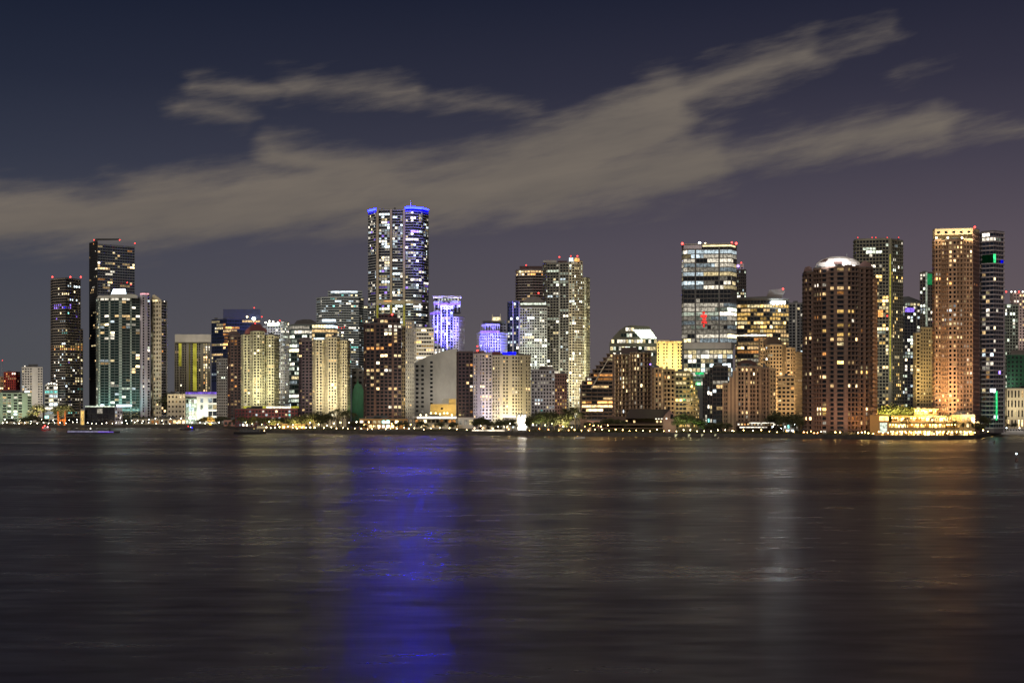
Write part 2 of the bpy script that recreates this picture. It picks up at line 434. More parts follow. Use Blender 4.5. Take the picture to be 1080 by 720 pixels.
b = Bld('glass_hall', 'low glass hall glowing green-white under a flat purple-lit roof', 'hall', 217, 1640)
b.tier([(196, 1640), (207.5, 1640)], 420, style(fh=4.5, bw=3.2, sp=.2, pw=.15, wall=M_GREENP, lit=.95, pal='pale', gain=1.3))
b.tier([(207.6, 1640), (214.5, 1640), (229, 1642)], 418, style(fh=8, bw=5, sp=.3, pw=.12, wall=M_WHITE, lit=.8, pal='pale', gain=1.1, pat='sswwww', stretch=1))
b.box(195.5, 230, 413.5, 418, 1634, M_LILAC, 30, 'flat_roof')
b.strip(196, 229.5, 413.2, 415.4, glow('purple', .55), 'roof_edge_light', .8, chain=[(195, 1634), (230, 1634)]); b.done(80)

b = Bld('pavilion', 'low black glass box by the water with white roof-edge lamps', 'pavilion', 105, 1580)
b.tier([(89.5, 1582), (121, 1580)], 429.5, style(fh=7, bw=7, sp=.12, pw=.08, wall=M_BLACK, glass=glass_mat('black_glass', (.006, .007, .014)), lit=.02))
b.tier([(121.1, 1580), (129, 1580)], 428.5, style(fh=4, bw=2.5, sp=.4, pw=.4, wall=M_LILAC, lit=.35, pal='cool', gain=.6))
b.strip(123, 139, 426.6, 428.6, glow('cool', 3.4, True, .4), 'roof_edge_light', .6, chain=[(120, 1578), (140, 1578)])
b.strip(90, 121, 427.8, 429.2, glow('pale', .9), 'roof_edge_light', .6, chain=[(89, 1578), (121, 1578)])
b.box(84.8, 89.2, 432, 448.5, 1578, M_CREAM, 4, 'entrance_pier'); b.strip(85.5, 88.5, 433, 448, glow('gold', .9), 'pier_light', chain=[(84, 1578), (90, 1578)])
b.done(40)

b = Bld('office_tower', 'navy office tower with an orange-lit stair and a glaring white roof lamp', 'tower', 250, 1700)
b.tier([(223, 1712), (235.2, 1700)], 336.5, style(**OFFICE, wall=M_NAVY, glass=GLB, lit=.03, pal='office', bands=[(223, 232, 338, 348, .3, 'office'), (223, 236, 363, 366, .9, 'warm'), (223, 236, 374, 382, .55, 'warm')]), hid=400)
b.tier([(235.3, 1698), (239, 1692), (274.5, 1700)], 336, style(**OFFICE, wall=M_NAVY, glass=GLB, lit=.05, pal='warm', pat='w', bands=[(236, 246.5, 339, 364, .62, 'orange', .9)]), hid=400)
b.box(235.3, 274.5, 326, 335.6, 1695, M_NAVY, 26, 'roof_screen')
b.beacon(267.5, 336, 'cool', 2.6, 14, 1688, 'roof_lamp'); b.beacon(260.5, 334, 'yellow', 1.5, 6, 1688, 'roof_lamp'); b.beacon(268, 324.5, 'red', .8, 4, 1695); b.done(70)

b = Bld('apartment_tower', 'narrow grey tower in front of the navy office tower', 'tower', 235, 1580)
b.tier([(228.5, 1584), (239.8, 1580)], 378, style(fh=3.2, bw=2.8, sp=.45, pw=.36, wall=M_GREY, lit=.06, pal='pale'), hid=446); b.done(50)

b = Bld('apartment_tower', 'dark brown narrow tower with a rounded shoulder left of the cream towers', 'tower', 248, 1520)
st = style(**RESID, wall=M_DBROWN, lit=.14, pal='warm', run=.35)
b.tier([(240, 1526), (243, 1518), (254, 1518)], 354, st, hid=440); b.outline([(240, 354), (241.5, 350), (245, 348.6), (250, 349), (254, 354)], 1520, 8, M_DBROWN, 'shoulder_wall')
b.done(80, 440)

b = Bld('condo_tower', 'cream triple-bay condo tower with a dark red crown', 'tower', 274, 1490)
CREAMY = style(fh=3.0, bw=3.2, sp=.42, pw=.34, rec=.7, wall=W('olive_cream_stucco', (.50, .47, .33)), lit=.16, pal='res', gain=.85, slab=.5)
b.tier([(254.2, 1498), (257, 1490), (264, 1488)], 352.5, CREAMY, hid=430)
b.tier([(264, 1484), (267, 1478), (274, 1476), (279, 1482)], 349, CREAMY, hid=430); ch = b.chain
b.tier([(279, 1490), (283, 1484), (289, 1486), (294.5, 1498)], 353, CREAMY, hid=430)
b.outline([(258, 352), (259, 348), (263, 345), (266, 341.5), (275, 341.5), (277, 345), (281, 347), (281, 350)], 1486, 12, W('oxblood_crown', (.12, .03, .035)), 'crown_wall')
b.beacon(269, 341, 'red', .8, 4, 1488); b.beacon(277, 333, 'red', .01, 1, 1488) if 0 else None
b.done(100, 428)

b = Bld('condo_tower', 'pale slim tower with glaring rooftop lamps behind the cream triple-bay tower', 'tower', 297, 1690)
b.tier([(277, 1706), (282, 1698), (296, 1692)], 343, style(fh=3.1, bw=3.4, sp=.42, pw=.34, wall=M_PALE, lit=.22, pal='pale'), hid=425)
b.tier([(296, 1691), (299, 1688), (305, 1698)], 339, style(fh=3.1, bw=3.2, sp=.42, pw=.34, wall=M_PALE, lit=.22, pal='pale'), hid=428)
b.strip(282, 295, 340.5, 343.5, glow('pale', 2.2, True), 'parapet_light', chain=[(277, 1690), (296, 1690)])
for x, y in ((280, 340), (284, 338.5), (288, 339), (293, 340)): b.beacon(x, y, 'white', 1.2, 7, 1690, 'roof_lamp')
b.beacon(276, 334, 'red', .9, 4, 1690); b.beacon(295, 338, 'red', .9, 4, 1690); b.done(80, 425)

b = Bld('office_building', 'office block with broad white-lit floor bands and a domed glass roof', 'office building', 330, 1640)
st = style(**{**OFFICE, 'fh': 5.2}, wall=M_TEAL, glass=GLG, lit=.34, pal='pale', slab=.4, slabm=M_TEAL)
b.tier([(305, 1652), (308, 1640), (329, 1636)], 342, st, hid=436)
b.tier([(329, 1636), (352, 1640), (356, 1655)], 341, style(**{**OFFICE, 'fh': 5.2}, wall=M_TEAL, glass=GLG, lit=.4, pal='warm', bands=[(329, 356, 341, 346, .9, 'office')]), hid=400)
b.outline([(310, 342), (313, 338), (320, 336.6), (328, 336.8), (334, 340), (334, 342)], 1642, 18, W('dark_lead_dome', (.05, .048, .05)), 'roof_dome')
b.outline([(333, 341), (337, 337.5), (345, 336.4), (354, 337.5), (356, 341)], 1640, 18, M_BLUEGREY, 'roof_vault')
b.strip(340, 354, 336.8, 338.8, glow('cool', 3, True), 'roof_light', chain=[(333, 1639), (356, 1639)]); b.done(100, 436)

b = Bld('condo_tower', 'cream bow-fronted condo tower with a dark purple-brown flank', 'tower', 345, 1410)
b.tier([(315, 1418), (318, 1412), (329.5, 1410)], 359, style(**RESID, wall=W('plum_brown_stucco', (.055, .036, .05)), lit=.10, pal='warm'), hid=440)
b.outline([(315, 359), (316.5, 356.6), (320, 355.4), (325, 355.6), (329, 359)], 1412, 8, W('plum_brown_stucco', (.055, .036, .05)), 'shoulder_wall')
CR2 = style(fh=2.9, bw=2.7, sp=.40, pw=.40, rec=.8, wall=W('warm_cream_stucco', (.56, .50, .36)), lit=.10, pal='res', gain=.8, slab=.5)
b.tier([(329.6, 1408), (333, 1402), (340, 1402), (343, 1406)], 357.5, CR2, hid=438)
b.tier([(343, 1404), (346, 1398), (355, 1398), (358, 1404)], 355.5, CR2, hid=438)
b.tier([(358, 1406), (361, 1402), (366, 1404), (369.4, 1414)], 358.5, CR2, hid=438)
b.strip(331, 342, 356.3, 357.8, glow('cool', 1.6), 'parapet_light', chain=[(329, 1400), (343, 1400)])
b.beacon(361, 354, 'yellow', .9, 4, 1404); b.done(100, 438)

b = Bld('red_podium', 'low dark red podium with small lit windows and planted terrace', 'podium', 288, 1380)
b.tier([(248, 1380), (314, 1380)], 431, style(fh=3.4, bw=3.2, sp=.4, pw=.35, wall=W('dark_red_stucco', (.11, .018, .024)), lit=.2, pal='cool', gain=.7))
b.strip(255, 314, 428.2, 430.6, glow('lime', .5), 'terrace_light', -6, 1.0, chain=[(248, 1380), (314, 1380)])
b.strip(280, 306, 428.5, 430.4, glow('white', 1.6), 'terrace_light', -4, 1.0, chain=[(248, 1380), (314, 1380)]); b.done(80)

b = Bld('condo_tower', 'blue-grey slab-balcony tower with a curved white cap left of the blue-crowned tower', 'tower', 360, 1880)
SL = style(fh=3.2, bw=3.2, sp=.2, pw=.12, rec=.8, wall=M_BLUEGREY, glass=GLB, lit=.16, pal='cool', run=.3, slab=1.0, slabh=1.1, slabm=W('grey_green_edge', (.40, .45, .45)))
b.tier([(334, 1895), (339, 1880), (360, 1874), (378, 1880), (383.5, 1892)], 313, SL, hid=395)
b.tier([(346, 1896), (360, 1890), (382, 1896)], 306.5, SL, bot=313)
b.tier([(383.5, 1888), (392, 1895)], 322, SL, hid=395)
b.strip(349, 377, 307, 308.6, glow('cool', 1.5), 'cap_light', chain=[(346, 1888), (382, 1888)])
for x, y in ((357, 345), (360, 346), (363, 345)): b.beacon(x, y, 'red', .8, 2.0, 1868)
b.done(100, 390)

b = Bld('condo_tower', 'tallest tower of the skyline, ringed by glowing blue crown lights', 'tower', 420, 1750)
W_ST = dict(fh=3.3, bw=3.3, sp=.24, pw=.14, rec=.7, wall=W('blue_black_panel', (.05, .055, .075)), glass=GLB, pal='bluish', run=.3, slab=.9, slabh=.75, slabm=W('slab_edge_grey', (.34, .345, .36)), fin=M_BEIGE)
b.tier([(388.3, 1768), (396.8, 1752)], 222, style(**W_ST, lit=.26), hid=375); c1 = b.chain
b.tier([(399.3, 1751), (411.3, 1748)], 220.8, style(**W_ST, lit=.40, bands=[(399, 412, 218, 226, 0, 'cool')]), hid=375)
b.tier([(413.6, 1748), (425, 1748)], 221, style(**W_ST, lit=.38, bands=[(413, 426, 218, 226, 0, 'cool')]), hid=375)
b.tier([(427.4, 1748), (436, 1747), (444.5, 1753), (452, 1770)], 219, style(**W_ST, lit=.28, bands=[(428, 439, 225, 250, .35, 'bluish')]), hid=375); c4 = b.chain
for x0, x1 in ((396.9, 399.2), (411.4, 413.5), (425.1, 427.3)): b.box(x0, x1, 220.4, 380, 1745, M_BEIGE, 20, 'pilaster')
for x0, x1 in ((397.2, 398.9), (411.7, 413.2), (425.4, 427)): b.strip(x0, x1, 322, 345, glow('lime', .28, var=.4), 'pilaster_light', .3, chain=[(390, 1745), (430, 1745)])  # green light on the pilasters, put in as dim glowing strips
b.strip(396.9, 427.3, 316.5, 320.5, M_BEIGE, 'mechanical_band', 1.2, chain=[(390, 1746), (440, 1744)])
b.strip(427.3, 451.8, 317, 320.5, M_BEIGE, 'mechanical_band', 1.0, chain=c4)
b.strip(405, 413, 317, 317.8, glow('orange', 1.4), 'mechanical_light', 1.6, chain=[(390, 1746), (440, 1744)])
b.strip(388.3, 396.8, 219.8, 221.6, glow('blue', 360, True, .25), 'crown_light', .9, chain=c1)
b.strip(388.3, 396.8, 221.6, 224.4, glow('blue', .8, True, .5), 'crown_glow', .7, chain=c1)  # blue light thrown on the wall below, put in as a glowing strip
b.strip(427.4, 452, 218.2, 220.2, glow('blue', 360, True, .25), 'crown_light', 1.1, chain=c4)
b.strip(427.4, 452, 220.2, 223.6, glow('blue', 1.0, True, .5), 'crown_glow', .8, chain=c4)  # blue spill under the right-hand crown light, also put in as emission
b.mast(433, 211.5, 220, 1752, 1.4); b.done(100, 345)

b = Bld('apartment_tower', 'dark brown stepped-crown tower with yellow windows in front of the tallest tower', 'tower', 405, 1320)
st = style(fh=3.4, bw=3.4, sp=.34, pw=.26, wall=M_DBROWN, fin=W('brown_pier', (.085, .045, .035)), lit=.16, pal='warm', pat='wwfwwwf', run=.35, gain=1.2,
           bands=[(406, 420, 341, 352, .8, 'yellow', 1.2), (383, 395, 345, 349, .7, 'gold', 1.2), (398, 425, 374, 398, .35, 'yellow', 1.2)])
b.tier([(383.4, 1326), (386, 1318), (405, 1314), (423.6, 1318)], 341, st, hid=446)
b.tier([(394, 1330), (405, 1326), (422, 1330)], 335.6, st, bot=341, D=14); b.tier([(399, 1332), (405, 1329), (419, 1332)], 331, style(**RESID, wall=M_DBROWN, lit=0), bot=335.6, D=10)
b.tier([(423.7, 1318.5), (427.6, 1320)], 344, style(fh=3.4, bw=2.2, sp=.3, pw=.3, wall=W('olive_brown_stucco', (.16, .12, .07)), lit=.10, pal='gold'), hid=446)
b.tier([(427.7, 1320), (437, 1332)], 337.5, style(fh=3.6, bw=3.2, sp=.5, pw=.55, wall=M_WHITE, lit=.12, pal='warm'), hid=446)
b.beacon(413.5, 331.5, 'red', 1.1, 8, 1320); b.done(100, 440)

b = Bld('building_shell', 'dark unfinished building wrapped in green netting with a thin spire', 'building', 377, 1420)
b.tier([(371, 1440), (383, 1440)], 389.5, style(fh=5, bw=6, sp=.6, pw=.5, wall=W('mauve_grey_wall', (.13, .115, .115)), lit=0), hid=408)
b.outline([(371, 444), (371, 416), (374, 406), (376.5, 404), (377.3, 398), (378, 404), (381, 405.5), (383.4, 411), (383.4, 444)], 1420, 14, M_NET, 'netting'); b.done(20)

b = Bld('office_building', 'white office block with strong horizontal ribbon floors', 'office building', 447, 1500)
b.tier([(437, 1508), (439, 1500), (457.6, 1500)], 345.5, style(fh=4.1, bw=2.6, sp=.5, pw=.1, wall=M_WHITE, lit=.25, pal='gold', run=.7, gain=.8, bands=[(437, 458, 374, 384, .8, 'office', 1.0)]), hid=384); b.done(60)

b = Bld('condo_tower', 'blue floodlit ribbed tower with a flared white crown', 'tower', 471, 1710)
BL = W('white_fin_stucco', (.48, .48, .54))
BS = style(fh=3.2, bw=2.6, sp=.22, pw=.22, rec=.9, wall=W('violet_grey_wall', (.20, .20, .30)), fin=BL, pat='fwfww', lit=.20, pal='bluish')
b.tier([(453.5, 1724), (457, 1710), (465, 1706)], 328, BS, hid=378); b.tier([(465, 1705), (471, 1703), (478, 1705)], 322, BS, hid=378)
b.tier([(478, 1706), (484, 1709), (490, 1722)], 334, style(fh=3.2, bw=3, sp=.45, pw=.45, wall=M_LILAC, lit=.08, pal='pale'), hid=378)
b.tier([(457.5, 1716), (471, 1710), (486, 1716)], 317.4, BS, bot=329)
b.tier([(458.5, 1722), (471, 1716), (485, 1722)], 313.4, style(fh=5, bw=4, sp=.3, pw=.5, wall=M_WHITE, lit=.7, pal='pale'), bot=317.4)
b.outline([(457, 313.6), (456.4, 312.2), (486.6, 312.2), (486, 313.6)], 1706, 20, M_WHITE, 'crown_slab')
b.strip(457.5, 485.5, 319.6, 321.6, glow('purple', 1.6, True), 'crown_light', 1.2, chain=[(457, 1705), (486, 1705)]); b.strip(453.5, 465, 329, 331, glow('purple', 1.2, True), 'crown_light', 1.0, chain=[(453.5, 1722), (457, 1709), (465, 1705)])
b.done(100, 372)

b = Bld('blank_building', 'plain grey windowless slab with a sloping roof and dark window columns', 'building', 460, 1400)
b.outline([(437, 446), (437, 383), (443, 379), (454, 374.5), (468, 370), (482, 367.2), (482, 446)], 1400, 22, M_GREY, 'wall')
for k in range(11):
    for x0, x1, y0 in ((438.6, 441.4, 385), (444.2, 447, 385), (453.6, 456.4, 381)):
        y = y0 + k * 4.7 * (1 if x0 < 450 else .92)
        if y < 433: b.window(x0, x1, y, y + 2.3, 1400, GL)
b.done(100)

b = Bld('low_building', 'yellow-lit low building with a lamp-studded white terrace canopy', 'building', 463, 1280)
b.box(454, 481, 426, 447, 1290, M_YELLOW, 20, 'wall'); b.box(473.4, 481, 420.5, 426, 1292, M_YELLOW, 12, 'upper_wall'); b.box(466, 475, 420, 426, 1300, W('white_plant_box', (.5, .5, .44)), 8)
b.window(465, 467.2, 429.5, 431.8, 1290, GL)
b.tier([(437.5, 1268), (481, 1268)], 440.6, style(fh=4, bw=3.6, sp=.4, pw=.3, wall=M_CREAM, lit=.5, pal='warm', gain=.7, bands=[(455, 481, 447, 452, .9, 'warm', 1.2)]))
b.box(435, 482, 438.8, 440.6, 1260, M_WHITE, 16, 'canopy'); b.strip(440, 481, 439.4, 441.2, glow('white', 2.6, True, .6), 'canopy_light', .4, chain=[(435, 1260), (482, 1260)])
for x, y in ((443.5, 437.5), (449.5, 437.5), (454.5, 435.5), (459.5, 435.5), (464, 436.5), (468.5, 435.5), (471.8, 435.5), (476.5, 437.5)): b.beacon(x, y, 'yellow', .8, 9, 1262, 'canopy_lamp')
b.done(60)

b = Bld('apartment_tower', 'dark brown blank-sided tower next to the purple and cream condo', 'tower', 490, 1290)
b.tier([(481.4, 1298), (483, 1290), (499, 1288)], 370.5, style(**RESID, wall=M_DBROWN, lit=.05, pal='warm', bands=[(496, 500, 370, 440, .35, 'warm')]), bot=440)
b.tier([(481.4, 1298), (483, 1290), (499.5, 1288)], 440, style(fh=7, bw=5, sp=.5, pw=.3, wall=M_WHITE, lit=.8, pal='cool', gain=.8)); b.done(70)

b = Bld('condo_tower', 'wide cream condo, washed purple and white by lamps at its foot', 'tower', 530, 1262)
CE = style(fh=3.05, bw=2.9, sp=.46, pw=.46, wall=W('ivory_stucco', (.52, .46, .34)), lit=.09, pal='res', pat='wwwswwsww', slab=.35)
b.tier([(499.4, 1268), (508, 1260), (519, 1262)], 372.6, style(fh=3.05, bw=2.9, sp=.46, pw=.46, wall=W('lilac_ivory_stucco', (.46, .41, .42)), lit=.07, pal='warm', pat='wwwsww', slab=.35, bands=[(499, 502, 375, 440, .5, 'warm')]), hid=450)
b.tier([(519.2, 1264), (530, 1258), (546, 1258), (559.6, 1266)], 374.4, CE, hid=450)
b.strip(530, 544, 371.6, 374.2, glow('blue', 6, True), 'roof_light', 0, chain=[(525, 1270), (548, 1270)])
b.box(519, 528, 370.8, 374.4, 1266, W('oxblood_crown', (.12, .03, .035)), 10); b.box(499.6, 512, 371, 372.6, 1268, W('oxblood_crown', (.12, .03, .035)), 10)
b.beacon(503.5, 369.5, 'red', 1, 5, 1262); b.done(100, 446)

b = Bld('condo_tower', 'blue-lit rounded tower with a small glowing rooftop lantern', 'tower', 519, 1560)
BB_ = style(fh=3.2, bw=2.8, sp=.3, pw=.35, rec=.8, wall=W('violet_white_stucco', (.40, .40, .46)), lit=.10, pal='bluish', slab=.3)
b.tier([(503, 1572), (506, 1562), (517, 1556), (528, 1560), (535, 1574)], 350, BB_, hid=380)
b.tier([(507, 1566), (512, 1560), (520, 1558), (527, 1562)], 341.5, style(fh=8, bw=3, sp=.3, pw=.5, wall=W('violet_white_stucco', (.40, .40, .46)), lit=0), bot=350)
b.tier([(511, 1580), (534, 1580)], 340, style(**RESID, wall=W('violet_grey_wall', (.20, .20, .30)), lit=.1, pal='warm'), bot=350)
b.box(509, 534, 338.3, 340.2, 1576, M_DGREY, 22, 'roof_slab')
b.outline([(518.5, 338.3), (519.3, 330.5), (520.2, 334.5), (527, 334.5), (527.8, 330.5), (528.6, 338.3)], 1580, 8, W('pale_lantern', (.5, .47, .4)), 'lantern'); b.strip(519.6, 527.6, 334.5, 337.8, glow('yellow', 1.6), 'lantern_light', .5, chain=[(518, 1580), (529, 1580)])
b.strip(507, 527, 348.5, 351, glow('purple', 1.4, True), 'crown_light', 1.2, chain=[(503, 1564), (517, 1553), (535, 1562)])
b.beacon(503.5, 365, 'red', 1, 5, 1556); b.done(60, 372)

b = Bld('condo_tower', 'dark slab tower with a lit penthouse row behind the tall twin-volume tower', 'tower', 560, 1695)
st = style(fh=3.2, bw=3.4, sp=.25, pw=.15, rec=.8, wall=M_DBROWN, lit=.12, pal='warm', slab=1.0, slabh=.9, slabm=W('mauve_edge', (.22, .19, .19)), run=.4, bands=[(544, 577, 286, 291, .8, 'warm', 1.2)])
b.tier([(544, 1702), (547, 1692), (562, 1688), (577, 1692)], 284, st, hid=325); b.box(548, 572, 280.6, 284, 1700, M_DBROWN)
b.beacon(555, 279.6, 'red', .9, 5, 1695); b.beacon(568, 309, 'red', 1.1, 6, 1680); b.done(70, 322)

b = Bld('condo_tower', 'tall twin-volume tower, dark left face and pale lit right face', 'tower', 598, 1620)
b.tier([(572.4, 1640), (577, 1624), (599.8, 1618)], 277, style(fh=3.2, bw=3.3, sp=.3, pw=.24, rec=.7, wall=W('warm_grey_panel', (.15, .14, .125)), lit=.15, pal='pale', run=.35, slab=.5, pat='wwwwfww', fin=M_GREY), hid=432)
b.tier([(600, 1618), (606, 1614), (614.4, 1624)], 274.5, style(fh=3.1, bw=3.0, sp=.3, pw=.3, rec=.8, wall=M_CREAM, lit=.34, pal='pale', slab=.8), hid=440)
b.tier([(614.5, 1628), (618, 1624), (622, 1634)], 292.5, style(fh=3.1, bw=2.6, sp=.34, pw=.34, rec=.8, wall=W('olive_cream_stucco', (.50, .47, .33)), lit=.28, pal='pale', slab=.6), hid=440)
b.box(573, 587, 274.4, 277, 1636, M_GREY, 14); b.box(588, 598, 275, 277, 1630, M_DBROWN, 12)
b.strip(600.2, 604.5, 271.6, 275.5, glow('cool', 1.4), 'penthouse_light', chain=[(600, 1616), (606, 1613)]); b.strip(606, 611, 272, 275.5, glow('orange', 1.6), 'penthouse_light', chain=[(606, 1613), (614, 1620)])
b.beacon(590, 271, 'red', 1, 6, 1625); b.beacon(602, 270, 'red', .9, 4, 1614); b.beacon(609, 270, 'red', 1, 6, 1616); b.done(100, 430)

b = Bld('condo_tower', 'mid-height grey-white tower with an arched crown below the dark slab tower', 'tower', 558, 1580)
b.tier([(535, 1590), (548, 1576)], 317.4, style(fh=3.2, bw=3.2, sp=.26, pw=.2, wall=W('slate_blue_panel', (.05, .055, .085)), glass=GLB, lit=.22, pal='bluish', pat='wwf', fin=M_LILAC), hid=380)
b.tier([(548.2, 1575), (561, 1571), (577, 1575)], 324, style(fh=3.1, bw=3.0, sp=.34, pw=.3, rec=.7, wall=M_PALE, lit=.20, pal='pale', slab=.6, run=.3), hid=400)
b.outline([(549, 324.3), (551, 319), (556, 314), (562, 312), (568, 313), (573, 317), (576, 324.3)], 1578, 16, W('mauve_grey_wall', (.13, .115, .115)), 'arched_crown')
b.strip(549, 576, 319.5, 321.4, glow('pale', 1.1), 'crown_light', .6, chain=[(548, 1574), (577, 1574)]); b.done(100, 400)

b = Bld('apartment_block', 'grey gridded mid-rise with a brown wing behind the shore trees', 'apartment block', 578, 1400)
b.tier([(560.5, 1404), (585, 1400)], 389.5, style(fh=3.4, bw=3.0, sp=.42, pw=.42, wall=W('violet_grey_stucco', (.22, .21, .22)), lit=.15, pal='cool', gain=.9), hid=446)
b.box(569, 583, 386.2, 389.5, 1408, W('mauve_grey_wall', (.13, .115, .115)))
b.tier([(585.2, 1398), (598, 1402)], 394, style(fh=3.3, bw=2.8, sp=.42, pw=.42, wall=M_ROSE, lit=.22, pal='gold', gain=.9), hid=446); b.done(100)

# the stepped waterfront building, a stair of slices with brown piers on the right
b = Bld('stepped_building', 'brown waterfront building rising in a dark staircase of terraces', 'building', 660, 1120)
DK = style(fh=3.3, bw=4.5, sp=.42, pw=.05, rec=1.6, wall=W('umber_slab', (.13, .085, .066)), lit=.10, pal='warm', run=.6, slab=.8,
           bands=[(612, 650, 421, 430, .75, 'orange', 1.3), (612, 650, 395, 398, .5, 'orange', .8)])
y = 443.0
while y > 374:
    xl = 611.8 if y - 4.1 >= 404 else 611.8 + (404 - (y - 4.1)) * .92
    b.tier([(xl, 1124), (630 if xl < 628 else xl + 2, 1121), (648, 1120)], y - 4.1, {**DK, 'par': .05, 'fh': 3.0}, bot=y, D=24); y -= 4.1
b.box(612, 648, 443, 452, 1122, W('umber_slab', (.13, .085, .066)), 20, 'base_wall')
BRN = style(fh=3.3, bw=2.6, sp=.34, pw=.12, rec=1.8, wall=W('umber_bay', (.12, .078, .055)), fin=W('pale_pier', (.40, .27, .17)), lit=.24, pal='res', pat='fw', acc=1, run=.1, gain=1.2, slab=.3)
b.tier([(648.2, 1116), (656, 1110), (664, 1114)], 373.5, BRN, hid=444); b.tier([(664.2, 1112), (671, 1107), (679, 1108), (687, 1114)], 371.5, BRN, hid=444)
b.tier([(687.2, 1112), (690, 1106), (699, 1106)], 387.5, style(fh=3.3, bw=2.6, sp=.36, pw=.2, rec=1.6, wall=M_TAN, fin=W('pale_pier', (.40, .27, .17)), pat='fw', acc=1, lit=.10, pal='warm'), hid=446); b.tier([(699.2, 1106), (712, 1110)], 389.5, style(fh=3.3, bw=3.4, sp=.4, pw=.3, rec=1.2, wall=W('brown_pier_stucco', (.20, .135, .085)), lit=.10, pal='warm'), hid=446)
OL = style(fh=3.3, bw=3.2, sp=.44, pw=.2, wall=W('olive_brown_stucco', (.16, .12, .07)), lit=.22, pal='yellow' if 0 else 'gold', run=.5, slab=.5)
for x0, x1, t in ((712.2, 728, 391.5), (728, 731, 394.5), (731, 733.4, 402), (733.4, 735.6, 411), (735.6, 737.4, 420)): b.tier([(x0, 1110), (x1, 1111)], t, OL, hid=446)
b.box(655, 672, 366.2, 373, 1122, W('plum_crown', (.06, .04, .04)), 16); b.box(672, 686, 369.5, 373, 1122, W('plum_crown', (.06, .04, .04)), 14)
b.outline([(622.5, 410), (643, 375.2), (643.6, 376), (623.5, 411)], 1116.5, .8, W('pale_rail', (.3, .26, .23)), 'stair_rail')
b.beacon(686, 384, 'purple', .8, 4, 1106) ; b.done(100, 444)

b = Bld('office_building', 'glass-roofed office with a bright white sloping atrium above the terraces', 'office building', 668, 1340)
b.outline([(643, 382), (643, 361), (647, 355), (653, 348.5), (659, 344.4), (665, 343), (684.5, 344), (688, 349), (692.8, 357), (692.8, 385)], 1342, 22, W('olive_panel', (.10, .10, .075)), 'wall')
def wedge(b, pts, Y, D, mat, name): return b.outline(pts, Y, D, mat, name)
for r, (y0, y1, x0, x1) in enumerate(((345.5, 349, 660, 668), (351.5, 355.2, 655, 672), (358, 361.6, 645, 692), (365.5, 369.2, 643.8, 692), (372, 375, 643.8, 692))):
    x = x0
    while x < x1 - 1:
        w = 2.6
        if R.random() < (.75 if r != 1 else .45): b.window(x, x + w, y0, y1, 1342, glow(wpick([('yellow', 3), ('white', 3), ('pale', 2)]), R.choice((.7, 1.2, 2.2))))
        else: b.window(x, x + w, y0, y1, 1342, GLG)
        x += 3.0
m = MB(); Y = 1336
for i in range(7):
    for j in range(5):
        def q(u, v):
            xa, xb = 665 + 11 * v, 685 + 8 * v
            return (wx(xa + (xb - xa) * u, Y), Y - .5 + (1 - v) * 8, wz(344.2 + 13 * v, Y))
        u0, u1, v0, v1 = i / 7 + .012, (i + 1) / 7 - .012, j / 5 + .03, (j + 1) / 5 - .03
        m.face([q(u0, v1), q(u1, v1), q(u1, v0), q(u0, v0)], glow('pale', 5, True))
m.build('atrium_glazing', b.t)
m = MB()
for u in range(8): m.tube([tuple(Vector(q(u / 7, 0)) + Vector((0, .3, 0))), tuple(Vector(q(u / 7, 1)) + Vector((0, .3, 0)))], [.3, .3], M_GREY, 5)
m.build('atrium_mullion', b.t); b.done(100)

b = Bld('apartment_tower', 'yellow floodlit tower between the glass atrium and the big glass office', 'tower', 706, 1450)
b.tier([(692.8, 1450), (720, 1450)], 360.5, style(fh=3.3, bw=3.0, sp=.45, pw=.5, wall=W('primrose_stucco', (.58, .48, .26)), lit=.06, pal='gold', pat='wswws', fin=M_YELLOW), hid=398)
b.box(694, 706, 358.4, 360.5, 1453, M_CREAM, 10); b.strip(694, 719, 359.8, 361.4, glow('gold', 1.3, True), 'cornice_light', .7); b.done(50)

b = Bld('office_tower', 'big glass office tower with rows of white-lit floors and a red roof-corner beacon', 'tower', 746, 1300)
NN = style(fh=4.1, bw=3.1, sp=.2, pw=.08, rec=.25, wall=W('grey_mullion', (.09, .085, .085)), lit=.7, pal='office', run=.78, gain=.5, slab=.25, pat='wwwfwww', fin=M_DGREY,
           bands=[(719, 778, 255, 263, 0, 'office'), (719, 740, 264, 268, .8, 'cool', .8), (719, 778, 271, 276, .18, 'cool'), (719, 778, 276, 291, .85, 'office', .7), (719, 778, 304, 319, .03, 'warm'), (719, 736, 324, 332, .05, 'warm'),
                  (719, 778, 318, 323, .85, 'office'), (719, 778, 323, 350, .85, 'pale', .55), (719, 778, 350, 361, .85, 'office', .9)])
b.tier([(719, 1308), (721, 1297), (771, 1292), (777, 1306)], 257, NN, bot=361.4, roofm=M_GREY); c = b.chain
b.tier([(719, 1308), (721, 1297), (771, 1292), (773, 1297)], 367.5, style(fh=4, bw=3.8, sp=.2, pw=.14, wall=M_DGREY, lit=.9, pal='office', run=.3, gain=.8), hid=402)
b.strip(719.5, 774, 361.2, 367.8, W('stone_overhang', (.24, .22, .21)), 'stone_band', 1.6, 1.5, chain=c)
b.strip(741, 775.5, 258.2, 259.8, glow('yellow', 1.5, True, .4), 'crown_light', .7, chain=c); b.strip(721, 740, 258, 262, M_LILAC, 'crown_panel', .6, chain=c)
for x, y, cc, r in ((719.8, 256.8, 'red', 1.3), (738, 256.2, 'cool', 1.5), (744, 256.6, 'yellow', .9), (772, 255.6, 'red', .9), (776.6, 256.6, 'red', 1.3)): b.beacon(x, y, cc, r, 9, 1296, 'beacon_light')
m = MB()                                         # the red light figure on the glass
